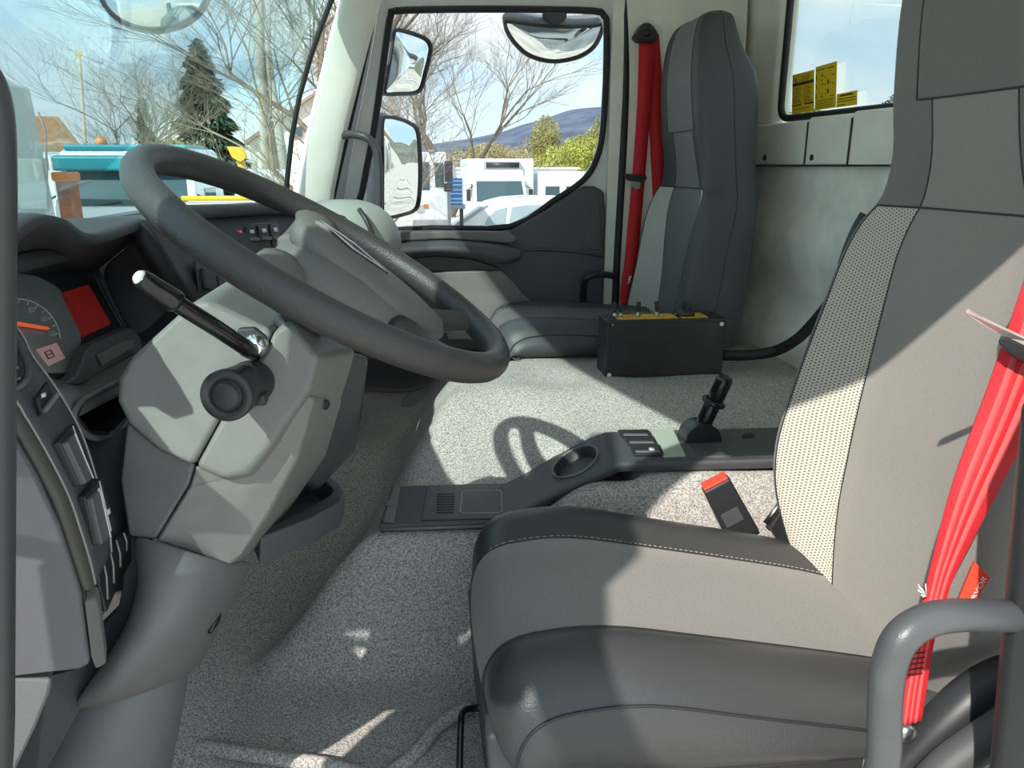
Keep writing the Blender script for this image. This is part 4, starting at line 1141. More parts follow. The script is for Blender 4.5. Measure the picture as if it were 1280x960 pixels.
obj('lever_collar', *g_lathe(la + ax_ * 0.50, ax_, [(0.017, -0.006), (0.027, -0.004), (0.028, 0.002), (0.020, 0.008)], 18), GLOSS, lv)

# ================================================================== CONTROL BOX ON THE TUNNEL
BY = 2.0
b0 = [PY(758.5, 399.5, BY), PY(907.5, 399.5, BY), PY(907, 469, BY), PY(759, 469, BY)]
zt_ = (b0[0].z + b0[1].z) / 2; zb_ = (b0[2].z + b0[3].z) / 2 - 0.004
x0_, x1_ = b0[0].x, b0[1].x
BX = thing('control_box', 'black metal control box with toggle switches and yellow labels on the tunnel', 'control box', ((x0_ + x1_) / 2, BY + .06, zb_))
BOXM = mat('matt_black_metal', (0.022, 0.021, 0.023), 0.45, bump=0.1, bscale=200, var=0.25, vscale=14)
obj('box_body', *g_box(((x0_ + x1_) / 2, BY + 0.05, (zt_ + zb_) / 2), (x1_ - x0_, 0.10, zt_ - zb_)), BOXM, BX, bevel=0.003)
obj('front_plate', *g_box(((x0_ + x1_) / 2 + 0.004, BY - 0.001, (zt_ + zb_) / 2), (x1_ - x0_ - 0.016, 0.004, zt_ - zb_ - 0.016)), BOXM, BX, bevel=0.001)
for (u, v, m_) in ((762, 403, BLK), (902, 405, WHITE), (761.5, 469, WHITE), (765.5, 406, STEEL)):
    obj('screw_head', *g_lathe(PY(u, v, BY - 0.002), (0, -1, 0), [(0.006 if m_ is not STEEL else .003, -0.001), (0.006 if m_ is not STEEL else .003, 0.002), (0.003, 0.004)], 12), m_, BX)
YEL = mat('yellow_label', (0.72, 0.42, 0.05), 0.5, var=0.2, vscale=60)
yp = [(0.014 * 1, 0.17), (0.195, 0.075)]
for dx_, w_ in yp:
    obj('yellow_label', *g_box((x0_ + dx_ + 0.02 + w_ / 2, BY + 0.045, zt_ + 0.001), (w_, 0.065, 0.002)), YEL, BX, smooth=False)
for u in (768.5, 776, 797.5, 821):
    c = PY(u, 393, BY + 0.045); c.z = zt_ + 0.002
    tgl = obj('toggle_switch', *g_lathe(c, (0, 0, 1), [(0.007, -0.001), (0.007, 0.006), (0.0045, 0.008), (0.0045, 0.012)], 12), STEEL, BX)
    obj('toggle_lever', *g_lathe(c + V((0, 0, 0.01)), (random.uniform(-.1, .1), 0.05, 1), [(0.004, 0), (0.0055, 0.014), (0.0065, 0.028), (0.005, 0.031)], 10), BLK, tgl)
c = PY(857, 393, BY + 0.045); c.z = zt_ + 0.002
rk = obj('rotary_knob', *g_lathe(c, (0, 0, 1), [(0.026, -0.001), (0.024, 0.010), (0.018, 0.016), (0.012, 0.017)], 20), BLK, BX)
obj('knob_pointer', *g_box(c + V((0, 0, 0.026)), (0.012, 0.036, 0.030)), BLK, rk, bevel=0.004)
hs = crom(L((900, 444, 2.07), (935, 444, 2.06), (968, 439, 2.03), (992, 427, 1.98), (1012, 409, 1.94), (1040, 375, 1.88), (1075, 320, 1.85)), 5)
o = obj('cable_hose', *g_tube(hs, 0.0155, 12), RUB); tag(o, 'thick black cable hose running from the control box behind the driver seat', 'hose')

# ================================================================== SEAT BELTS
B1 = thing('seat_belt', 'red seat belt hanging on the side wall beside the passenger seat', 'seat belt', PY(778, 390, 2.5), 'red seat belts')
obj('webbing', *g_strap(L(*[(u, v, 2.652 if v < 250 else 2.6585) for u, v in ((799, 48), (797, 120), (792, 200), (785, 280), (779, 340), (770, 402))]), L(*[(u, v, 2.652 if v < 250 else 2.6605) for u, v in ((821, 48), (815, 120), (808, 200), (801, 280), (796, 340), (787, 402))]), 0.003), RED, B1)
obj('webbing', *g_strap(L((808, 45, 2.660), (810, 120, 2.665), (813, 190, 2.669), (817, 262, 2.672)), L((824, 48, 2.660), (829, 120, 2.665), (832, 190, 2.669), (834, 240, 2.671)), 0.003), RED, B1)
ag = obj('belt_anchor', *g_slab(L((793, 46, 2.62), (800, 34, 2.62), (805, 28, 2.62), (813, 28, 2.62), (819, 34, 2.62), (826, 46, 2.62), (820, 52, 2.62), (799, 52, 2.62)), (0, 0.05, 0)), BLK, B1, bevel=0.008, seg=3)
obj('anchor_bolt', *g_lathe(PY(809, 41, 2.617), (0, -1, 0), [(0.012, -0.004), (0.012, 0.003), (0.005, 0.004)], 14), GLOSS, ag)
tn = obj('tongue_slide', *g_slab(L(*[(u, v, 2.643) for u, v in ((781, 217), (808, 219), (809, 224), (800, 228), (787, 226), (781, 222))]), (0, 0.016, 0)), BLK, B1, bevel=0.003)
obj('tongue_plate', *g_slab(L(*[(u, v, 2.645) for u, v in ((789, 226), (801, 227), (800, 235), (796, 237), (791, 234))]), (0, 0.004, 0)), STEEL, tn, smooth=False)
plate('care_label', L((784.5, 355, 2.657), (787.5, 355, 2.657), (789.5, 345, 2.657), (786.5, 345, 2.657)), 0.001, WHITE, B1, 0, lift=0.001)
RED2 = mat('striped_red_webbing', (0.75, 0.02, 0.03), 0.7)
B2_ = thing('seat_belt', 'red striped seat belt with metal tongue across the driver seat back', 'seat belt', PY(1138, 905, .78), 'red seat belts')
la_ = [(1312, 262, .80), (1280, 352, .80), (1236, 480, .80), (1192, 600, .79), (1165, 700, .785), (1155, 745, .78), (1140, 800, .775), (1128, 860, .775), (1122, 908, .775)]
ra_ = [(1340, 430, .77), (1284, 545, .775), (1262, 585, .775), (1226, 655, .77), (1195, 715, .77), (1184, 745, .77), (1168, 800, .765), (1158, 860, .765), (1152, 900, .765)]
la_, ra_ = [V((0.80, 0.60, 1.46)), V((0.785, 0.68, 1.30))] + L(*la_), [V((0.85, 0.585, 1.44)), V((0.83, 0.65, 1.26))] + L(*ra_)
obj('webbing', *g_strap(la_, ra_, 0.003), RED2, B2_)
ca, cb_ = crom(la_, 4), crom(ra_, 4)
for t0, t1 in ((.22, .36), (.46, .56), (.66, .80)):
    a = [p.lerp(q_, t0) + V((-.0012, -.0025, 0)) for p, q_ in zip(ca, cb_)]; b = [p.lerp(q_, t1) + V((-.0012, -.0025, 0)) for p, q_ in zip(ca, cb_)]
    obj('woven_stripe', *g_strap(a, b, 0.001, 1), mat('pale_red_stripe', (0.80, 0.10, 0.10), 0.75), B2_)
obj('belt_anchor', *g_lathe(V((0.83, 0.575, 1.46)), (0, 1, 0), [(0.03, -0.02), (0.034, 0.0), (0.03, 0.03), (0.01, 0.035)], 16), BLK, B2_)
for k in range(5):
    v_ = 815 + 6.5 * k
    obj('stitch_row', *g_tube(L((1131 - 1.1 * k, v_ + 4, .764), (1157 - .9 * k, v_, .756)), 0.0009, 4), mat('dark_red_thread', (0.14, 0.0, 0.01), 0.8), B2_)
tn = obj('tongue_slide', *g_hexa(L((1247, 428, .775), (1252, 418, .775), (1300, 440, .755), (1298, 462, .755), (1262, 442, .77)), L((1249, 432, .80), (1254, 422, .80), (1300, 445, .79), (1298, 466, .79), (1264, 446, .80))), BLK, B2_, bevel=0.003)
obj('tongue_plate', *g_slab(L((1208, 391, .76), (1212, 389, .765), (1226, 398, .77), (1262, 416, .775), (1290, 428, .77), (1290, 436, .77), (1256, 422, .775), (1222, 402, .765)), (0.002, 0.004, 0.002)), mat('tongue_metal', (0.62, 0.60, 0.57), 0.3, metal=0.3), tn, smooth=False)
fr = [g_tube(L((1158, 745, .768), (1152 + random.uniform(-5, 5), 738 + random.uniform(-9, 9), .766)), 0.0007, 4) for _ in range(9)]
o = obj('frayed_thread', *merge(fr), WHITE, B2_); o['kind'] = 'stuff'
# buckle by the tunnel
BK = thing('belt_buckle', 'black seat belt buckle with a red release button beside the driver cushion', 'buckle', PY(925, 665, 1.44))
t_ = L((875, 607, 1.425), (880, 616, 1.40), (913, 599, 1.40), (907, 590, 1.425))
bo = L((908, 676, 1.415), (914, 684, 1.39), (950, 664, 1.39), (944, 656, 1.415))
obj('buckle_body', *g_hexa(t_, bo), BLK, BK, bevel=0.005, seg=3)
cu = sum(t_, V()) / 4; nn = (cu - sum(bo, V()) / 4).normalized()
obj('release_button', *g_slab([cu + (p - cu) * 0.90 for p in t_], nn * 0.006), mat('buckle_red', (0.80, 0.06, 0.03), 0.4), BK, bevel=0.002)
lq_ = [t_[1].lerp(bo[1], .42), t_[1].lerp(bo[1], .72), t_[2].lerp(bo[2], .72), t_[2].lerp(bo[2], .42)]
lb_ = plate('moulded_label', [quadpt(lq_, .1, .15), quadpt(lq_, .9, .15), quadpt(lq_, .9, .75), quadpt(lq_, .1, .75)], 0.001, PL, BK, 0.0004)

# ================================================================== GRAB HANDLES
def handle(name, label, pts, r, m, base=None):
    root = thing(name, label, 'handle', base or pts[0])
    obj('bar', *g_tube(pts, r, 16), m, root)
    return root
HM = mat('grey_handle_plastic', (0.075, 0.078, 0.082), 0.38, bump=0.15, bscale=500, var=0.1, vscale=18)
hp = crom([V((0.56, 0.60, 0.40)), V((0.46, 0.58, 0.40)), V((0.415, 0.565, 0.43))] + L((1102, 960, .56), (1106, 880, .56), (1112, 830, .56), (1128, 796, .56), (1160, 775, .565), (1200, 769, .575), (1262, 770, .60), (1300, 772, .62)), 5)
handle('grab_handle', 'curved grey grab handle in front of the driver belt by the door pillar', hp, 0.0155, HM)
hp = crom([V((PY(-6, 1060, .60).x, 0.645, 0.10)), V((PY(-6, 1060, .60).x, 0.61, 0.25)), PY(-6, 1060, .60)] + L((-8, 900, .60), (-9, 600, .60), (-10, 350, .60), (-11, 200, .60), (-16, 130, .60), (-32, 92, .60), (-60, 78, .60)) + [V((-0.41, 0.555, 1.19)), V((-0.39, 0.505, 1.19))], 5)
handle('grab_handle', 'long upright dark grab bar at the dashboard end by the driver door', hp, 0.0155, mat('dark_handle', (0.045, 0.046, 0.050), 0.4, bump=0.15, bscale=500))
hp = crom(L((424, 170, 2.58), (440, 168, 2.55), (458, 172, 2.53), (469, 184, 2.53), (473, 205, 2.53), (474, 240, 2.53), (473, 285, 2.53), (471, 310, 2.54)), 5)
h3 = handle('grab_handle', 'slim grey grab handle on the passenger front pillar', hp, 0.0125, HM)
obj('handle_sleeve', *g_tube(L((473, 272, 2.53), (471, 312, 2.54)), 0.0145, 12), BLK, h3)
hp = crom(L((768, 345, 2.655), (752, 343, 2.60), (738, 345, 2.58), (731, 352, 2.60), (729, 370, 2.645), (729, 392, 2.66)), 5)
handle('grab_handle', 'small black grab handle at the rear of the passenger door', hp, 0.0115, BLK)

# ================================================================== STICKERS ON THE BACK WINDOW
ST = mat('yellow_sticker', (0.80, 0.56, 0.012), 0.45)
INK = mat('black_ink', (0.02, 0.018, 0.01), 0.5)
def sticker(name, label, px):
    q = [PW(u, v, 0.008) for u, v in px]
    root = thing(name, label, 'sticker', q[0], 'yellow notices on the back window')
    obj('sheet', *g_slab(q, (-0.0008, 0, 0)), ST, root, smooth=False)
    return root, q
r1_, q1 = sticker('notice_sticker', 'yellow notice sticker with a bold heading and black bars on the back window', [(990, 143), (1017.8, 138.5), (1018, 87), (991, 94)])
text('heading', 'DALBY', subquad(q1, .42, .86, .80, .93), INK, r1_, 1.0)
plate('warning_mark', subquad(q1, .12, .18, .80, .90), 0.0006, INK, r1_, 0, lift=0.001)
plate('black_bar', subquad(q1, .02, .98, .70, .775), 0.0006, INK, r1_, 0, lift=0.001)
plate('black_bar', subquad(q1, .02, .42, .195, .225), 0.0006, INK, r1_, 0, lift=0.001)
plate('black_bar', subquad(q1, .58, .97, .195, .235), 0.0006, INK, r1_, 0, lift=0.001)
for c0 in (.06, .54):
    for k in range(8):
        plate('text_line', subquad(q1, c0, c0 + .36 - .04 * (k % 3), .27 + .052 * k, .285 + .052 * k), 0.0005, INK, r1_, 0, lift=0.001)
plate('text_line', subquad(q1, .1, .8, .10, .115), 0.0005, INK, r1_, 0, lift=0.001)
r2_, q2_ = sticker('notice_sticker', 'tall yellow notice sticker with small control diagrams on the back window', [(1018.6, 138.3), (1045, 134.3), (1046.5, 76.2), (1020, 84)])
for (s, t, w, h) in ((.58, .62 - .07, .07, .10), (.58, .34, .07, .10), (.30, .74, .05, .06), (.46, .70, .06, .02), (.30, .56, .06, .02), (.45, .54, .06, .02), (.30, .36, .06, .02), (.45, .33, .06, .02), (.78, .72, .12, .02), (.78, .54, .12, .015), (.72, .27, .2, .015), (.04, .68, .03, .12), (.04, .48, .03, .12), (.04, .26, .03, .12), (.05, .90, .38, .02), (.56, .89, .32, .02), (.28, .65, .05, .03), (.3, .27, .05, .05)):
    plate('diagram_mark', subquad(q2_, s, s + w, t, t + h), 0.0005, INK, r2_, 0, lift=0.001)
for k in range(5):
    plate('text_line', subquad(q2_, .08, .92 - .05 * (k % 2), .045 + .04 * k, .058 + .04 * k), 0.0005, INK, r2_, 0, lift=0.001)
r3_, q3_ = sticker('notice_sticker', 'small wide yellow notice sticker low on the back window', [(1045.6, 134.6), (1071.5, 130.8), (1071.8, 112.6), (1046.4, 117.8)])
plate('heading_bar', subquad(q3_, .16, .80, .76, .88), 0.0005, INK, r3_, 0, lift=0.001)
for t0 in (.55, .36, .12):
    plate('text_line', subquad(q3_, .06, .94 if t0 > .2 else .45, t0, t0 + .06), 0.0005, INK, r3_, 0, lift=0.001)

# ================================================================== OUTSIDE: MIRRORS
GZ = -1.6
MB = mat('mirror_housing', (0.16, 0.165, 0.17), 0.45, bump=0.1, bscale=300)
def mirror(name, label, face, ys, back, m=MB, bulge=0.010, rim=0.006):
    """face: outline of the glass in order; ys: distance of each point; back: how far the housing goes behind"""
    pts = [PY(u, v, y) for (u, v), y in zip(face, ys)]
    loop = crom(pts, 3, True)
    c = sum(loop, V()) / len(loop)
    nrm = V()
    for a, b in zip(loop, loop[1:] + loop[:1]): nrm += (a - c).cross(b - c)
    nrm.normalize()
    if nrm.dot(CAM - c) < 0: nrm = -nrm
    root = thing(name, label, 'mirror', c - nrm * 0.05)
    rows = [[c + (p - c) * s + nrm * (bulge * (1 - s * s)) for p in loop] for s in (1.0, 0.85, 0.7, 0.55, 0.4, 0.25, 0.1)]
    vs, fs = g_grid(rows, True)
    fs.append(tuple(range(6 * len(loop), 7 * len(loop))))
    obj('mirror_glass', vs, fs, MIRROR, root)
    rows = [[c + (p - c) * 1.0 + nrm * 0.002 for p in loop], [c + (p - c) * 1.05 + nrm * 0.004 for p in loop], [c + (p - c) * 1.07 - nrm * 0.02 for p in loop], [c + (p - c) * 0.98 - nrm * back * 0.7 for p in loop], [c + (p - c) * 0.7 - nrm * back for p in loop]]
    vs, fs = g_grid(rows, True)
    fs.append(tuple(range(4 * len(loop), 5 * len(loop))))
    obj('housing', vs, fs, m, root)
    obj('rubber_rim', *g_tube([c + (p - c) * 1.02 + nrm * 0.003 for p in loop], rim, 6, closed=True), RUB, root)
    return root
f = [(500, 150), (512, 155), (521, 163), (524, 185), (525, 220), (523, 250), (518, 262), (505, 267), (488, 271), (479, 271), (478, 255), (478, 200), (478, 155), (484, 148)]
ys = [2.96 + (u - 500) * 0.0046 for u, v in f]
m1 = mirror('wing_mirror', 'tall main wing mirror outside the passenger window', f, ys, 0.10)
obj('mirror_arm', *g_tube(L((466, 140, 3.02), (462, 200, 3.02), (460, 290, 3.02)), 0.05, 12), MB, m1)
f = [(496, 38), (512, 41), (530, 48), (537, 56), (537, 68), (531, 92), (526, 110), (518, 116), (500, 117), (484, 117), (481, 111), (484, 95), (489, 65), (492, 44)]
ys = [2.96 + (u - 508) * 0.0036 for u, v in f]
m2 = mirror('wing_mirror', 'smaller wide angle mirror above the main wing mirror', f, ys, 0.09, bulge=0.02)
obj('mirror_stay', *g_tube([PY(461, 285, 3.02), V((PY(455, 300, 2.8).x, 2.80, PY(455, 300, 2.8).z)), PY(452, 310, 2.72)], 0.03, 10), MB, m1)
obj('mirror_arm', *g_tube(L((480, 60, 3.04), (470, 115, 3.03), (466, 150, 3.02)), 0.016, 10), MB, m2)
f = [(640, 27), (690, 33), (740, 32), (751, 30), (751, 40), (742, 58), (725, 70), (700, 76), (680, 75), (660, 68), (645, 55), (634, 38), (633, 28)]
ys = [2.96 + (v - 28) * 0.0042 for u, v in f]
m3 = mirror('kerb_mirror', 'half round kerb mirror hanging above the passenger window', f, ys, 0.06, bulge=0.03)
obj('mirror_bracket', *g_slab(L((680, -50, 2.78), (709, -50, 2.78), (709, 22, 2.96), (700, 30, 2.96), (690, 30, 2.96), (680, 22, 2.96)), (0, 0.05, 0)), BLK, m3, bevel=0.005)
f = [(192 + 66 * math.cos(t), -14 + 50 * math.sin(t)) for t in [i * 2 * math.pi / 14 for i in range(14)]]
ys = [2.75 + (v + 14) * -0.0006 for u, v in f]
m4 = mirror('front_mirror', 'round convex front mirror hanging outside the top of the windscreen', f, ys, 0.05, bulge=0.04)
obj('mirror_arm', *g_tube([PY(192, -40, 2.82), PY(230, -90, 2.80), V((-0.30, 2.56, 1.72)), V((-0.20, 2.46, 1.67))], 0.014, 8), BLK, m4)

# ================================================================== OUTSIDE: GROUND, HILLS
GRAV = mat('pale_gravel', (0.58, 0.54, 0.46), 0.95, bump=0.3, bscale=20, var=0.2, vscale=1.5)
gx = [[V((x, y, GZ)) for y in (-60, -10, 10, 40, 120, 400, 900)] for x in (-500, -120, -40, 0, 40, 120, 500)]
o = obj('ground', *g_grid(gx), GRAV, smooth=False, solid=0.1); tag(o, 'pale gravel yard around the truck', 'ground', kind='structure')
def gx_(u, y): return PY(u, 207, y).x
HILLM = mat('hazed_forest_hill', (0.13, 0.15, 0.20), 1.0, var=0.25, vscale=0.05, spec=0.0)  # blue haze of distance is put into the base colour
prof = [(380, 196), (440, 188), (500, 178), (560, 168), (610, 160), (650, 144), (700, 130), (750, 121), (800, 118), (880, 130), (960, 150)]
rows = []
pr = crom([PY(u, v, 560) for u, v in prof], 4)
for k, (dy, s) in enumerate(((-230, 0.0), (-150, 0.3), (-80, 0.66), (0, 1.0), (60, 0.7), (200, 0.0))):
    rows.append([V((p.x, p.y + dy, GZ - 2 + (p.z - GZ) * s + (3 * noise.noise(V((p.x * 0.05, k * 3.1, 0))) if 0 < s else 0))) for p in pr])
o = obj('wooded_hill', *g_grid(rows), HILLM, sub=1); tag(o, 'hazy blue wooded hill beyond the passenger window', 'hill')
prof = [(900, 138), (960, 130), (1000, 128), (1040, 131), (1090, 126), (1150, 128), (1250, 120)]
TREEF = mat('far_tree_green', (0.10, 0.13, 0.12), 1.0, var=0.3, vscale=0.6, spec=0.0)

# ================================================================== OUTSIDE: TREES
BARK = mat('bark', (0.15, 0.12, 0.09), 0.95, var=0.3, vscale=6, spec=0.1)
TWIG = mat('pale_twig', (0.26, 0.22, 0.16), 0.95, spec=0.1)
def bare_tree(name, label, base, h, seed, spread=0.75, stems=1, lean=(0, 0), depth=5, r0=None, mt=TWIG, group='bare trees', bias=V((0, 0, 0))):
    rnd = random.Random(seed)
    tr, tw = [], []
    def prism(a, b, ra, rb, out, n):
        t = (b - a)
        if t.length < 1e-4: return
        t.normalize(); x = t.orthogonal().normalized(); y = t.cross(x)
        va = [a + (x * math.cos(2 * math.pi * k / n) + y * math.sin(2 * math.pi * k / n)) * ra for k in range(n)]
        vb = [b + (x * math.cos(2 * math.pi * k / n) + y * math.sin(2 * math.pi * k / n)) * rb for k in range(n)]
        out.append((va + vb, [(k, (k + 1) % n, n + (k + 1) % n, n + k) for k in range(n)]))
    def grow(p, d, ln, r, lev):
        segs = 3 if lev > 1 else 2
        for s in range(segs):
            d2 = (d + V((rnd.gauss(0, .16), rnd.gauss(0, .16), rnd.gauss(0, .10)))).normalized()
            q = p + d2 * ln / segs
            r2 = r * 0.84
            prism(p, q, r, r2, tr if lev >= depth - 1 else tw, 6 if lev >= depth - 1 else 3)
            p, r, d = q, r2, d2
            if lev > 0 and (s > 0 or lev < depth):
                for _ in range(1 if lev > 1 else 2):
                    a = rnd.uniform(0, 2 * math.pi)
                    sd_ = V((math.cos(a), math.sin(a), rnd.uniform(-.1, .5))) * spread + bias
                    grow(p, (d + sd_).normalized(), ln * rnd.uniform(.55, .8), r * rnd.uniform(.5, .7), lev - 1)
        if lev > 0:
            for _ in range(2):
                a = rnd.uniform(0, 2 * math.pi)
                grow(p, (d + V((math.cos(a), math.sin(a), .2)) * spread * .8 + bias * 0.5).normalized(), ln * rnd.uniform(.6, .85), r * .75, lev - 1)
    r0 = r0 or h * 0.018
    root = thing(name, label, 'tree', base, group)
    for s in range(stems):
        a = 2 * math.pi * s / max(1, stems) + 0.5
        d = V((lean[0] + (0.22 * math.cos(a) if stems > 1 else 0), lean[1] + (0.22 * math.sin(a) if stems > 1 else 0), 1)).normalized()
        grow(V(base) + V((0.12 * s, 0, -0.1)), d, h * 0.36, r0, depth)
    obj('trunk', *merge(tr), BARK, root)
    o = obj('twigs', *merge(tw), mt, root, smooth=False)
    o['kind'] = 'stuff'
    return root
def gp(u, y): return V((gx_(u, y), y, GZ))
bare_tree('bare_tree', 'bare spreading tree behind the teal truck', gp(117, 24), 6.6, 3, 0.8, depth=5, r0=0.14)
bare_tree('bare_tree', 'thin bare tree between the slim cypress and the fir', gp(205, 40), 6.0, 5, 0.6, depth=4, r0=0.10)
bare_tree('bare_tree', 'tall dark bare tree rising behind the passenger front pillar', gp(452, 15), 9.0, 11, 0.85, depth=5, r0=0.20, mt=BARK)
bare_tree('bare_tree', 'pale many stemmed bare tree outside the passenger window', gp(560, 41.2), 12.4, 23, 0.62, stems=3, depth=5, r0=0.18)
bare_tree('bare_tree', 'bare tree with drooping twigs beside the utility poles', gp(390, 8), 4.8, 31, 0.9, depth=5, r0=0.087, mt=TWIG, bias=V((-0.12, 0, 0)))

def leaf_cloud(name, label, base, shapes, n, size, m, cat='shrub', group=None, trunk=True, up=0.0, seed=1):
    """crown of small leaf blades over a trunk"""
    rnd = random.Random(seed)
    root = thing(name, label, cat, base, group)
    vs, fs = [], []
    for _ in range(n):
        c, r = rnd.choice(shapes)
        while True:
            d = V((rnd.uniform(-1, 1), rnd.uniform(-1, 1), rnd.uniform(-1, 1)))
            if 0.25 < d.length < 1: break
        p = V(base) + V(c) + V((d.x * r[0], d.y * r[1], d.z * r[2]))
        a = V((rnd.gauss(0, 1), rnd.gauss(0, 1), rnd.gauss(0, 1) + up)).normalized() * size * rnd.uniform(.6, 1.3)
        b = a.cross(V((rnd.gauss(0, 1), rnd.gauss(0, 1), rnd.gauss(0, 1)))).normalized() * size * 0.4
        k = len(vs)
        vs += [p - a, p + b, p + a, p - b]; fs.append((k, k + 1, k + 2, k + 3))
    o = obj('foliage', vs, fs, m, root, smooth=False); o['kind'] = 'stuff'
    if trunk:
        H = max(c[2] for c, r in shapes)
        obj('trunk', *g_tube([V(base) + V((0, 0, -0.1)), V(base) + V((0.05, 0, H * 0.5)), V(base) + V((0, 0, H))], [0.12, 0.09, 0.03], 8), BARK, root)
    return root
FIR = mat('fir_green', (0.045, 0.080, 0.045), 0.9, var=0.4, vscale=1.2, spec=0.1)
def conifer(name, label, base, h, w, m, n, size, cat='tree', seed=1, droop=0.5):
    rnd = random.Random(seed)
    root = thing(name, label, cat, base)
    vs, fs = [], []
    for _ in range(n):
        t = rnd.random() ** 0.8
        z = h * (1 - t) if rnd.random() < 1 else 0
        z = h * (0.06 + 0.94 * (1 - t))
        r = w * (t ** 0.7 if w > 1 else min(1, 1.6 * t ** 0.5)) * (0.85 + 0.15 * math.sin(z * 9)) * (0.35 + 0.65 * rnd.random() ** 0.5)
        a = rnd.uniform(0, 2 * math.pi)
        p = V(base) + V((r * math.cos(a), r * math.sin(a), z - droop * r * 0.3))
        o_ = V((math.cos(a), math.sin(a), -droop + rnd.gauss(0, .25))).normalized() * size * rnd.uniform(.7, 1.4)
        b = o_.cross(V((rnd.gauss(0, 1), rnd.gauss(0, 1), 1))).normalized() * size * 0.30
        k = len(vs)
        vs += [p - o_ * 0.5, p + b, p + o_, p - b]; fs.append((k, k + 1, k + 2, k + 3))
    o = obj('needles', vs, fs, m, root, smooth=False); o['kind'] = 'stuff'
    obj('trunk', *g_tube([V(base) + V((0, 0, -.1)), V(base) + V((0, 0, h * .98))], [h * 0.025, 0.02], 8), BARK, root)
    return root
conifer('fir_tree', 'dark green fir tree behind the white van', gp(262, 32), 7.2, 2.1, FIR, 9000, 0.20, seed=4)
conifer('cypress', 'slim cypress right of the bare tree', gp(187, 36), 5.4, 0.42, mat('cypress_green', (0.06, 0.085, 0.03), 0.9, var=0.3, vscale=3), 2500, 0.12, seed=8, droop=-0.9)
OLIVE = mat('olive_shrub', (0.33, 0.30, 0.11), 0.9, var=0.4, vscale=1.0, spec=0.1)
YGRN = mat('yellow_green_shrub', (0.42, 0.42, 0.10), 0.9, var=0.35, vscale=0.9, spec=0.1)
BRSH = mat('tan_twiggy_shrub', (0.40, 0.33, 0.17), 0.9, var=0.35, vscale=0.7, spec=0.1)
leaf_cloud('olive_shrub', 'olive green shrub beside the cypress', gp(222, 28), [((0, 0, 2.4), (0.9, 0.9, 1.2)), ((0.7, 0, 2.4), (0.6, 0.6, 1.0))], 3000, 0.10, OLIVE, seed=2)
for i, (u, y, sh, m_, lab) in enumerate((
        (585, 56, [((0, 0, 2.4), (3.2, 2, 1.6)), ((1.5, 0, 2.9), (2, 2, 1.4))], BRSH, 'tan twiggy shrub behind the pale bare tree'),
        (632, 61.5, [((0, 0, 2.4), (3.0, 2, 1.8)), ((-1.2, 0, 2.8), (2, 2, 1.6))], BRSH, 'tan twiggy shrub above the white box truck'),
        (676, 67, [((0, 0, 3.0), (2.4, 2, 2.4)), ((0.4, 0, 4.6), (1.4, 1.4, 2.2))], OLIVE, 'tall olive shrub below the wooded hill'),
        (712, 55, [((0, 0, 2.6), (2.6, 2, 1.6)), ((0.8, 0, 3.4), (1.6, 1.5, 1.4))], YGRN, 'bright yellow green shrub below the wooded hill'),
        (742, 73, [((0, 0, 3.4), (2.4, 2, 2.6)), ((0.8, 0, 4.8), (1.4, 1.4, 2.4))], OLIVE, 'olive shrub at the edge of the passenger window'))):
    leaf_cloud('roadside_shrub', lab, gp(u, y), sh, 6500, 0.11, m_, group='shrubs beyond the yard', seed=20 + i, up=1.0)
for i, (u, y, s) in enumerate(((985, 75, 1.0), (1040, 100, 0.8), (1068, 88, 0.9), (1092, 74, 1.1), (955, 95, 1.2))):
    leaf_cloud('distant_tree', 'hazy round tree seen through the back window', gp(u, y), [((0, 0, 3.2 * s), (3 * s, 3 * s, 4.0 * s)), ((1.5 * s, 0, 5 * s), (2 * s, 2 * s, 3.5 * s))], 2500, 0.30, TREEF, 'tree', 'trees behind the cab', seed=50 + i)

# ================================================================== OUTSIDE: VEHICLES
WP = mat('white_vehicle_paint', (0.80, 0.80, 0.80), 0.3, var=0.02, vscale=3)
GP2 = mat('grey_vehicle_part', (0.30, 0.31, 0.32), 0.5)
TEAL = mat('teal_paint', (0.02, 0.30, 0.36), 0.35)
DGL = mat('dark_vehicle_glass', (0.05, 0.09, 0.10), 0.08)
REDP = mat('red_paint', (0.60, 0.03, 0.03), 0.4)
YELP = mat('yellow_paint', (0.75, 0.45, 0.03), 0.4)
ORP = mat('orange_lens', (0.85, 0.25, 0.03), 0.3)
BLUE = mat('blue_plastic', (0.05, 0.22, 0.55), 0.5)
def wheel_(root, c, r, w=0.25):
    o = obj('wheel', *g_lathe(c, (1, 0, 0), [(r * .55, -w / 2), (r * .95, -w / 2), (r, -w * .3), (r, w * .3), (r * .95, w / 2), (r * .55, w / 2), (r * .3, w * .3)], 20), RUB, root)
    obj('wheel_disc', *g_lathe(c, (1, 0, 0), [(r * .5, -w * .45), (r * .5, w * .45), (r * .2, w * .5)], 14), GP2, o)
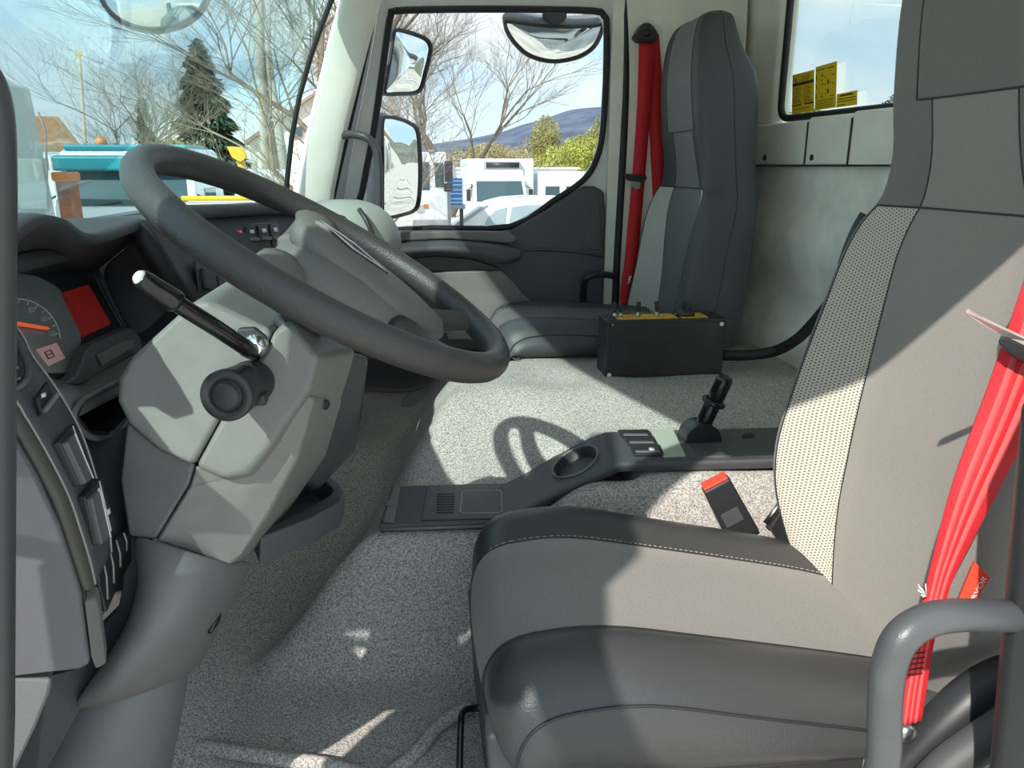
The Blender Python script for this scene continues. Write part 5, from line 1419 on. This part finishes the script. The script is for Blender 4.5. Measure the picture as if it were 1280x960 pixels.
def cab_truck(name, label, xc, y, w, h, body_len=5.0, paint=WP, visor=None, hood=0.0, box=None, group=None, gl=(0.50, 0.80), mir=True):
    """cab facing the camera side (-Y)"""
    root = thing(name, label, 'truck' if box or h > 2.5 else 'van', (xc, y + 1, GZ), group)
    z0, z1 = GZ + 0.45, GZ + h
    def sec(zf, off, ww): return [V((xc - ww / 2, y + off, zf)), V((xc + ww / 2, y + off, zf)), V((xc + ww / 2, y + 2.0, zf)), V((xc - ww / 2, y + 2.0, zf))]
    zw0, zw1 = GZ + h * gl[0], GZ + h * gl[1]
    obj('cab', *g_loft([sec(z0, 0.05, w * .98), sec(z0 + 0.1, -hood, w), sec(zw0, -hood * 0.6, w), sec(zw1, 0.22 if not hood else 0.5, w * .96), sec(z1 - 0.06, 0.30 if not hood else 0.75, w * .94), sec(z1, 0.42 if not hood else 0.9, w * .86)]), paint, root, bevel=0.05, seg=3)
    o0, o1 = -hood * 0.6 - 0.015, (0.22 if not hood else 0.5) - 0.015
    ws = [V((xc - w * .44, y + o0, zw0 + 0.03)), V((xc + w * .44, y + o0, zw0 + 0.03)), V((xc + w * .42, y + o1, zw1 - 0.02)), V((xc - w * .42, y + o1, zw1 - 0.02))]
    g_ = obj('windscreen', *g_slab(ws, (0, 0.02, 0)), DGL, root, bevel=0.008)
    for s in (-.25, .22):
        a = quadpt(ws, .5 + s, .02); b = quadpt(ws, .5 + s + .22, .12)
        obj('wiper', *g_tube([a + V((0, -.02, 0)), b + V((0, -.02, 0))], 0.012, 5), BLK, g_)
    obj('bumper', *g_box((xc, y - hood - 0.02, GZ + 0.62), (w * .98, 0.14, 0.34)), paint if visor is None else WP, root, bevel=0.04)
    obj('grille', *g_box((xc, y - hood * 0.95 - 0.01, GZ + 0.98), (w * .55, 0.05, 0.22)), BLK, root, bevel=0.01)
    for s in (-1, 1):
        obj('headlight', *g_box((xc + s * w * .37, y - hood - 0.06, GZ + 0.78), (0.28, 0.10, 0.18)), mat('headlight_lens', (0.75, 0.78, 0.78), 0.1), root, bevel=0.02)
        obj('side_window', *g_box((xc + s * w * .49, y + 1.0, GZ + h * .66), (0.03, 0.75, h * .24)), DGL, root, bevel=0.01)
        if mir:
            m_ = obj('mirror', *g_box((xc + s * (w / 2 + 0.16), y + 0.1, GZ + h * .62), (0.16, 0.10, 0.46)), BLK, root, bevel=0.03)
            obj('mirror_stay', *g_tube([V((xc + s * w * .47, y + 0.2, GZ + h * .76)), V((xc + s * (w / 2 + 0.16), y + 0.1, GZ + h * .72))], 0.018, 6), BLK, m_)
        wheel_(root, V((xc + s * (w / 2 - 0.16), y + 0.9, GZ + 0.45)), 0.45)
        wheel_(root, V((xc + s * (w / 2 - 0.16), y + body_len * .85, GZ + 0.45)), 0.45)
    obj('chassis', *g_box((xc, y + body_len / 2 + .4, GZ + 0.68), (0.9, body_len, 0.26)), BLK, root)
    if visor:
        obj('sun_visor', *g_box((xc, y + 0.12, zw1 + 0.10), (w * .94, 0.30, 0.24)), visor, root, bevel=0.05)
    if box:
        bw, bh = box
        obj('cargo_box', *g_box((xc, y + 2.1 + body_len / 2, GZ + bh / 2 + 0.45), (bw, body_len, bh - 0.9)), WP, root, bevel=0.04)
    return root
xa, xb = gx_(82, 13.4), gx_(243, 13.4)
tt = cab_truck('cab_truck', 'white truck cab with a teal sun visor parked ahead of the windscreen', (xa + xb) / 2 - 0.15, 13.4, 2.2, 2.98, visor=TEAL, body_len=3.0, gl=(0.685, 0.885), group='parked trucks')
obj('cab_roof_trim', *g_box(((xa + xb) / 2 - 0.15, 14.3, GZ + 2.98), (1.9, 1.2, 0.10)), TEAL, tt, bevel=0.03)
for k in range(5):
    x = (xa + xb) / 2 - 1.15 + 0.20 * k
    obj('chevron_stripe', [V((x, 13.31, GZ + 1.45)), V((x + .09, 13.31, GZ + 1.45)), V((x + .19, 13.31, GZ + 1.70)), V((x + .10, 13.31, GZ + 1.70)), V((x, 13.40, GZ + 1.45)), V((x + .09, 13.40, GZ + 1.45)), V((x + .19, 13.40, GZ + 1.70)), V((x + .10, 13.40, GZ + 1.70))], [(0, 1, 2, 3), (7, 6, 5, 4), (0, 4, 5, 1), (1, 5, 6, 2), (2, 6, 7, 3), (3, 7, 4, 0)], REDP, tt, smooth=False)
obj('beacon', *g_lathe((gx_(131, 14), 14.0, GZ + 2.98), (0, 0, 1), [(0.09, 0), (0.09, 0.14), (0.05, 0.18)], 12), ORP, tt)
# big white tractor on the left: side view, fairing on the roof
xr_ = gx_(64, 11.9); xl_ = xr_ - 2.4
tr_ = thing('tractor_unit', 'tall pale tractor cab with roof fairing beside the tiled house', 'truck', (xr_ - 1.2, 10.5, GZ), 'parked trucks')
obj('cab', *g_hexa([V((xl_, 9.5, GZ + .8)), V((xr_ + .02, 9.5, GZ + .8)), V((xr_ + .02, 11.9, GZ + .8)), V((xl_, 11.9, GZ + .8))], [V((xl_, 9.5, GZ + 3.72)), V((xr_ - .08, 9.55, GZ + 3.72)), V((xr_ - .08, 11.85, GZ + 3.72)), V((xl_, 11.9, GZ + 3.72))]), mat('pale_grey_paint', (0.60, 0.63, 0.62), 0.35), tr_, bevel=0.06, seg=3)
obj('roof_fairing', *g_hexa([V((xl_, 9.7, GZ + 3.70)), V((xr_ - .15, 9.7, GZ + 3.70)), V((xr_ - .15, 11.7, GZ + 3.70)), V((xl_, 11.7, GZ + 3.70))], [V((xl_, 9.8, GZ + 4.05)), V((xr_ - .40, 9.8, GZ + 3.98)), V((xr_ - .40, 11.6, GZ + 3.98)), V((xl_, 11.6, GZ + 4.05))]), WP, tr_, bevel=0.08, seg=3)
obj('side_window', *g_box((gx_(36, 9.5), 9.49, GZ + 2.5), (0.32, 0.03, 0.55)), mat('pale_window', (0.28, 0.34, 0.34), 0.1), tr_, bevel=0.01)
obj('door_seam', *g_tube([PY(48, 140, 9.48), PY(57, 165, 9.48), PY(60, 265, 9.48)], 0.012, 5), GP2, tr_)
obj('vent_grille', *g_box((gx_(26, 9.5), 9.48, GZ + 2.0), (0.09, 0.04, 0.10)), BLK, tr_)
for s in (-.75, .75):
    wheel_(tr_, V((xr_ - 1.2 + s, 10.2, GZ + .5)), 0.5)
# white van and a white flatbed with a yellow band
cab_truck('delivery_van', 'white van in front of the white gabled house', gx_(342, 17), 17, 1.9, 2.62, body_len=3.0, gl=(0.55, 0.86), hood=0.5, group='parked vans', mir=False)
fb_ = thing('flatbed_trailer', 'white trailer with a yellow band and red lamp ahead of the windscreen', 'trailer', (gx_(285, 12), 12.2, GZ))
obj('bed', *g_box((gx_(290, 12), 12.6, GZ + 1.85), (1.5, 1.2, 0.42)), WP, fb_, bevel=0.02)
obj('yellow_band', *g_box((gx_(290, 12), 11.99, GZ + 2.24), (1.5, 0.05, 0.07)), YELP, fb_)
obj('bed_top', *g_box((gx_(290, 12), 12.6, GZ + 2.12), (1.5, 1.2, 0.12)), WP, fb_)
obj('tail_lamp', *g_box((gx_(256, 12), 11.98, GZ + 2.05), (0.13, 0.06, 0.18)), mat('red_lens', (0.75, 0.06, 0.03), 0.3), fb_, bevel=0.01)
obj('grey_slot', *g_box((gx_(278, 12), 11.985, GZ + 2.0), (0.55, 0.04, 0.07)), GP2, fb_)
obj('support', *g_box((gx_(290, 12), 12.6, GZ + .82), (0.9, .8, 1.66)), BLK, fb_)
# yellow digger arm beyond the van
dg_ = thing('yellow_digger', 'yellow digger bucket and arm behind the white van', 'digger', gp(300, 24.5))
obj('bucket', *g_hexa([PY(u, v, 24) for u, v in ((283, 183), (306, 184), (309, 197), (301, 203), (290, 197))], [PY(u, v, 24.6) for u, v in ((284, 183), (306, 184), (308, 196), (300, 202), (291, 196))]), YELP, dg_, bevel=0.03)
obj('arm', *g_tube([PY(300, 200, 24.3), PY(304, 212, 24.3), V((gx_(310, 25), 25, GZ + 1.2))], 0.12, 8), YELP, dg_)
obj('chassis', *g_box((gx_(312, 25.5), 25.5, GZ + .9), (1.8, 1.4, 1.6)), YELP, dg_, bevel=0.1)
# through the passenger window
cab_truck('box_truck', 'white box truck with roof refrigeration unit beyond the passenger window', gx_(625, 31), 31, 2.15, 2.55, body_len=5.0, box=None, hood=0.5, gl=(0.52, 0.86), group='parked trucks')
bt = [o for o in bpy.data.objects if o.name.startswith('box_truck')][-1]
xm = gx_(626, 33)
obj('cargo_box', *g_box((xm, 35.6, GZ + 1.75), (2.78, 5.0, 2.45)), WP, bt, bevel=0.04)
obj('cooling_unit', *g_box((xm + .05, 32.95, GZ + 2.72), (1.5, 0.4, 0.30)), mat('cooling_grey', (0.35, 0.37, 0.36), 0.5), bt, bevel=0.03)
obj('cooling_grille', *g_box((xm + .05, 32.74, GZ + 2.72), (1.36, 0.03, 0.20)), BLK, bt)
obj('unit_apron', *g_box((xm + .05, 33.0, GZ + 2.47), (1.3, 0.25, 0.16)), mat('apron_beige', (0.55, 0.53, 0.45), 0.5), bt)
for s in (-.32, 0.0, .32):
    obj('seat_headrest', *g_box((gx_(625, 31) + s * 1.8, 31.2, GZ + 1.62), (0.28, 0.14, 0.36)), mat('dim_headrest', (0.09, 0.12, 0.12), 0.7), bt, bevel=0.05)
# white crane truck cab with blue crates behind
ct_ = thing('crane_truck', 'white cab over truck with a dark mirror beside the main wing mirror', 'truck', gp(542, 22), 'parked trucks')
xk = gx_(541, 22)
obj('cab', *g_loft([[V((xk - .55, 22, z)), V((xk + .38, 22, z)), V((xk + .42, 24, z)), V((xk - .55, 24, z))] for z in (GZ + .9, GZ + 1.9)] + [[V((xk - .45, 22.15, z)), V((xk + .38, 22.1, z)), V((xk + .42, 24, z)), V((xk - .45, 24, z))] for z in (GZ + 3.0, GZ + 3.06)]), WP, ct_, bevel=0.04)
obj('windscreen', *g_box((xk - .28, 22.02, GZ + 2.42), (0.36, 0.05, 0.75)), DGL, ct_, bevel=0.02)
obj('side_window', *g_box((xk + .17, 22.02, GZ + 2.45), (0.24, 0.05, 0.65)), DGL, ct_, bevel=0.02)
obj('mirror', *g_box((xk + .42, 21.8, GZ + 2.55), (0.22, 0.12, 0.55)), BLK, ct_, bevel=0.03)
obj('mirror', *g_box((xk + .40, 21.8, GZ + 2.12), (0.24, 0.12, 0.22)), BLK, ct_, bevel=0.03)
obj('roof_light', *g_box((xk - .02, 22.1, GZ + 3.08), (0.16, 0.1, 0.08)), GP2, ct_)
obj('exhaust_stack', *g_tube([V((xk + .40, 22.6, GZ + .8)), V((xk + .40, 22.6, GZ + 2.0))], 0.10, 10), GP2, ct_)
obj('indicator', *g_box((xk - .22, 21.98, GZ + 1.62), (0.12, 0.05, 0.10)), ORP, ct_, bevel=0.01)
obj('headlight', *g_box((xk - .38, 21.98, GZ + 1.55), (0.2, 0.05, 0.2)), CHROME, ct_, bevel=0.02)
obj('bumper', *g_box((xk - .1, 21.95, GZ + 1.1), (1.0, 0.2, 0.3)), GP2, ct_, bevel=0.04)
for s in (-.35, .35):
    wheel_(ct_, V((xk + s * .8, 23.0, GZ + .5)), 0.5)
obj('chassis', *g_box((xk - .05, 23.0, GZ + .8), (0.8, 1.8, 0.4)), BLK, ct_)
xq = gx_(566, 24)
for k in range(3):
    c = thing('plastic_crate', 'blue slatted plastic crate, %s of the stack behind the white cab over truck' % ('lowest', 'middle one', 'topmost')[k], 'crate', (xq, 24.3, GZ + 1.55 + 0.26 * k), 'stacked blue crates')
    obj('crate_box', *g_box((xq, 24.3, GZ + 1.68 + 0.26 * k), (0.56, 0.5, 0.262)), BLUE, c, bevel=0.01)
    for j in range(2):
        obj('crate_band', *g_box((xq, 24.03, GZ + 1.62 + 0.26 * k + .11 * j), (0.58, 0.05, 0.05)), mat('pale_blue_plastic', (0.35, 0.55, 0.80), 0.5), c)
pl_ = thing('crate_pallet', 'dark trestle under the blue crates', 'pallet', (xq, 24.3, GZ))
obj('trestle_top', *g_box((xq, 24.3, GZ + 1.49), (0.7, 0.6, 0.12)), GP2, pl_)
for sx in (-.25, .25):
    for sy in (-.2, .2):
        obj('leg', *g_box((xq + sx, 24.3 + sy, GZ + .72), (0.09, 0.09, 1.46)), BLK, pl_)
# long white trailer behind and a white van
sx0, sx1 = gx_(555, 44), gx_(722, 44)
o = obj('site_building', *merge([g_box(((sx0 + sx1) / 2, 45.5, GZ + 1.25), (sx1 - sx0, 3, 2.5)), g_box(((sx0 + sx1) / 2, 45.5, GZ + 2.55), (sx1 - sx0 + .3, 3.2, 0.12))]), WP, bevel=0.03)
tag(o, 'long low white building behind the box truck', 'building')
vn_ = thing('white_van', 'white van with a dark side window behind the white car', 'van', gp(708, 33), 'parked vans')
xv0, xv1 = gx_(674, 33), gx_(760, 33)
obj('body', *g_box(((xv0 + xv1) / 2, 34, GZ + 1.45), (xv1 - xv0, 2, 2.0)), WP, vn_, bevel=0.15, seg=3)
for (a, b) in ((682, 700), (708, 726)):
    obj('window', *g_box(((gx_(a, 33) + gx_(b, 33)) / 2, 32.99, GZ + 1.62), (gx_(b, 33) - gx_(a, 33), 0.03, 0.48)), DGL, vn_, bevel=0.01)
for a in (684, 740):
    o_ = obj('wheel', *g_lathe((gx_(a, 33), 33.1, GZ + .36), (0, 1, 0), [(0.2, -.1), (0.36, -.1), (0.36, .1), (0.2, .1)], 18), RUB, vn_)
# white estate car, side on, nose to the left
cp = [(545, 300), (552, 290), (566, 280), (582, 272), (598, 260), (612, 252.5), (632, 247.5), (660, 245.5), (700, 246), (730, 250), (745, 262), (752, 280), (753, 300), (546, 304)]
YC = 25.0
car = thing('estate_car', 'white estate car with roof rails close to the passenger door', 'car', gp(650, YC + .9))
fr_c = [PY(u, v, YC) for u, v in cp]
mid_ = sum(fr_c, V()) / len(fr_c)
lowz = min(p.z for p in fr_c)
rows = []
for t, s in ((0, 0.93), (0.12, 0.99), (0.5, 1.0), (1.3, 1.0), (1.68, 0.99), (1.8, 0.93)):
    rows.append([V((mid_.x + (p.x - mid_.x) * (0.98 if t in (0, 1.8) else 1), YC + t, lowz + (p.z - lowz) * s)) for p in fr_c])
obj('body', *g_loft(rows), WP, car, bevel=0.03)
obj('lower_body', *g_box((mid_.x, YC + .9, lowz + 0.02), (fr_c[-2].x - fr_c[-1].x, 1.8, 0.22)), WP, car, bevel=0.08)
def cwin(name, px, m=DGL): obj(name, *g_slab([PY(u, v, YC - 0.03) for u, v in px], (0, 0.12, 0)), m, car, bevel=0.01)
LG = mat('light_car_glass', (0.36, 0.45, 0.48), 0.25)
cwin('side_window', [(606, 281), (611, 270), (620, 263), (634, 259), (631, 281)], LG)
cwin('side_window', [(636, 281), (640, 259), (662, 256), (684, 256), (684, 281)], LG)
cwin('side_window', [(688, 280), (689, 257), (708, 257), (722, 264), (724, 280)], LG)
cwin('windscreen', [(568, 281), (600, 260), (606, 257), (611, 257), (577, 281)], mat('windscreen_grey', (0.30, 0.36, 0.36), 0.15))
obj('roof_rail', *g_tube([PY(614, 252, YC + .15), PY(650, 246.0, YC + .15), PY(715, 247, YC + .15)], 0.02, 6), GP2, car)
for a in (575, 715):
    obj('wheel', *g_lathe(V((gx_(a, YC), YC + .12, GZ + .33)), (0, 1, 0), [(0.2, -.11), (0.33, -.11), (0.33, .11), (0.2, .11)], 18), RUB, car)

# ================================================================== OUTSIDE: HOUSES, POLES, FENCE
PLAS = mat('white_render', (0.78, 0.77, 0.72), 0.9, var=0.03, vscale=1)
TILE = mat('brown_roof_tile', (0.36, 0.19, 0.09), 0.85, var=0.2, vscale=4)
hs_ = thing('tiled_house', 'house with a brown tiled roof beside the pale tractor cab', 'house', gp(70, 38), 'houses')
X0, X1 = gx_(20, 38), gx_(114, 38)
obj('wall', *g_box(((X0 + X1) / 2, 41, GZ + 1.5), (X1 - X0, 5, 3.0)), PLAS, hs_)
rt = [(40, 128), (62, 146), (112, 190)]
A1, A2 = PY(30, 122, 39.5), PY(63, 146, 39.5)
rl = [PY(112, 190, 38), PY(63, 146, 41)]
nrow = 11
for k in range(nrow):
    t0, t1 = k / nrow, (k + 1.15) / nrow
    z0r, z1r = lerp(PY(112, 190, 38).z, PY(63, 146, 38).z, t0), lerp(PY(112, 190, 38).z, PY(63, 146, 38).z, t1)
    xR0, xR1 = lerp(gx_(112, 38), gx_(63, 38), t0), lerp(gx_(112, 38), gx_(63, 38), t1)
    q = [V((X0 - 2, 37.6 + t0 * 2, z0r)), V((xR0, 37.6 + t0 * 2, z0r)), V((xR1, 37.6 + t1 * 2, z1r)), V((X0 - 2, 37.6 + t1 * 2, z1r))]
    obj('tile_row', *g_slab(q, (0, 0.05, 0.09)), TILE, hs_, smooth=False)
h2 = thing('gabled_house', 'white gabled house behind the utility poles', 'house', gp(360, 27), 'houses')
gb = L((312, 196, 27), (312, 177, 27), (395, 118, 27), (470, 175, 27), (470, 196, 27))
lowp = [V((p.x, p.y, GZ)) if i in (0, 4) else p for i, p in enumerate(gb)]
obj('gable_wall', *g_slab(lowp, (0, 3.6, 0)), PLAS, h2, smooth=False)
ROOFB = mat('dull_brown_roof', (0.30, 0.22, 0.17), 0.9)
obj('roof', *g_slab([PY(306, 181, 26.7), PY(395, 117, 26.7), PY(395, 113, 26.7), PY(304, 177, 26.7)], (0, 4.2, 0)), ROOFB, h2, smooth=False)
obj('roof', *g_slab([PY(395, 117, 26.7), PY(480, 182, 26.7), PY(482, 178, 26.7), PY(395, 113, 26.7)], (0, 4.2, 0)), ROOFB, h2, smooth=False)
wq = L((367, 173, 26.98), (379, 172, 26.98), (379, 157, 26.98), (367, 158, 26.98))
w_ = obj('window', *g_slab(wq, (0, -0.05, 0)), GP2, h2, smooth=False)
obj('pane', *g_slab([sum(wq, V()) / 4 + (p - sum(wq, V()) / 4) * .8 + V((0, -.05, 0)) for p in wq], (0, -0.02, 0)), DGL, w_, smooth=False)
CONC = mat('pale_concrete', (0.45, 0.43, 0.37), 0.9, var=0.1, vscale=3)
up_ = thing('utility_pole', 'pair of braced concrete utility poles before the gabled house', 'pole', gp(330, 22))
obj('pole', *g_tube([V((gx_(330, 22), 22, GZ)), PY(324, 60, 22), PY(323, -40, 22)], [0.14, 0.11, 0.09], 10), CONC, up_)
obj('pole', *g_tube([V((gx_(364, 22), 22.1, GZ)), PY(338, 95, 22.1), PY(326, 0, 22.1)], [0.14, 0.11, 0.09], 10), CONC, up_)
obj('pole', *g_tube([V((gx_(352, 22), 22.3, GZ)), PY(333, 100, 22.3), PY(325, 30, 22.2)], [0.09, 0.08, 0.06], 8), CONC, up_)
for v in (150, 110):
    obj('cross_brace', *g_tube([PY(325, v, 22), PY(340 + (v - 100) * .25, v + 2, 22.1)], 0.05, 6), CONC, up_)
sl = thing('street_lamp', 'thin street lamp with a yellow head above the bare tree', 'lamp', gp(100, 30))
obj('pole', *g_tube([V((gx_(101, 30), 30, GZ)), PY(99, 70, 30)], 0.06, 8), mat('pale_yellow_pole', (0.60, 0.55, 0.38), 0.6), sl)
obj('head', *g_hexa(L((93, 70, 30), (104, 70, 30), (103, 64, 30), (95, 64, 30)), L((94, 70, 30.3), (103, 70, 30.3), (102, 65, 30.3), (96, 65, 30.3))), YELP, sl, bevel=0.03)
gpst = thing('gate_post', 'red brown gate post with orange flowers on top beside the teal truck', 'post', gp(72, 11))
obj('post', *g_box((gx_(72, 11), 11.2, GZ + 1.25), (0.17, 0.3, 2.5)), mat('red_brown_brick', (0.28, 0.10, 0.05), 0.9, var=0.2, vscale=8), gpst, bevel=0.01)
obj('post_cap', *g_box((gx_(72, 11), 11.2, GZ + 2.56), (0.24, 0.36, 0.12)), ORP, gpst, bevel=0.03)
fe = thing('white_fence', 'white rail fence below the tiled roof', 'fence', gp(80, 16))
for z in (2.86, 2.58):
    obj('rail', *g_box((gx_(78, 16), 16, GZ + z), (0.9, 0.05, 0.06)), WP, fe)
for u in (64, 72, 80, 88):
    obj('fence_post', *g_box((gx_(u, 16), 16, GZ + 1.45), (0.05, 0.06, 2.9)), WP, fe)
# ---- seen in the wing mirrors: yard fence, red truck, grass, houses behind the cab
gr_ = obj('grass_verge', *g_slab([V((13, 2.5, GZ)), V((60, -4, GZ)), V((60, 30, GZ)), V((13, 8, GZ))], (0, 0, 0.06)), mat('spring_grass', (0.16, 0.22, 0.06), 0.95, bump=0.5, bscale=30, var=0.3, vscale=2), smooth=False)
tag(gr_, 'strip of spring grass behind the yard fence', 'grass', kind='structure')
yf = thing('yard_fence', 'pale metal yard fence reflected in the main wing mirror', 'fence', (11, 4, GZ))
for z in (0.5, 1.0, 1.5):
    obj('rail', *g_box((11, 5, GZ + z), (0.05, 10, 0.05)), GP2, yf)
for k in range(7):
    obj('fence_post', *g_box((11, 0.5 + 1.5 * k, GZ + .8), (0.07, 0.07, 1.6)), WP, yf)
rt_ = thing('red_truck', 'small red truck reflected in the main wing mirror', 'truck', (22, 3.8, GZ), 'parked trucks')
obj('body', *g_box((22, 3.8, GZ + 1.3), (4, 2, 1.6)), REDP, rt_, bevel=0.1)
obj('cab', *g_box((20.6, 3.8, GZ + 2.0), (1.2, 1.9, 1.0)), REDP, rt_, bevel=0.15)
obj('window', *g_box((20.2, 2.84, GZ + 2.1), (0.7, 0.04, 0.5)), DGL, rt_)
for x in (20.7, 23.2):
    obj('wheel', *g_lathe((x, 2.9, GZ + .42), (0, 1, 0), [(0.2, -.12), (0.42, -.12), (0.42, .12), (0.2, .12)], 16), RUB, rt_)
for i, (x, y) in enumerate(((48, 9), (52, 14), (56, 5.5))):
    h_ = thing('village_house', 'small pale village house on the far side of the grass', 'house', (x, y, GZ), 'village houses')
    obj('wall', *g_box((x, y, GZ + 1.6), (4, 3.4, 3.2)), PLAS, h_)
    obj('roof', [V((x - 2.2, y - 2, GZ + 3.1)), V((x + 2.2, y - 2, GZ + 3.1)), V((x + 2.2, y + 2, GZ + 3.1)), V((x - 2.2, y + 2, GZ + 3.1)), V((x - 2.2, y, GZ + 5.0)), V((x + 2.2, y, GZ + 5.0))], [(0, 1, 5, 4), (3, 4, 5, 2), (0, 4, 3), (1, 2, 5), (0, 3, 2, 1)], TILE, h_, smooth=False)
    obj('window', *g_box((x - 2.0, y, GZ + 1.7), (0.05, 0.9, 0.9)), DGL, h_)
o = obj('rear_hill', *g_grid([[V((130 + 60 * i, -80 + 20 * j, GZ - 1 + 26 * math.sin(math.pi * i / 4) * (0.7 + .3 * math.sin(j * .7)))) for j in range(12)] for i in range(5)]), mat('village_hill', (0.16, 0.17, 0.12), 1.0, var=0.3, vscale=0.05), sub=1)
tag(o, 'low wooded hill behind the village houses', 'hill')
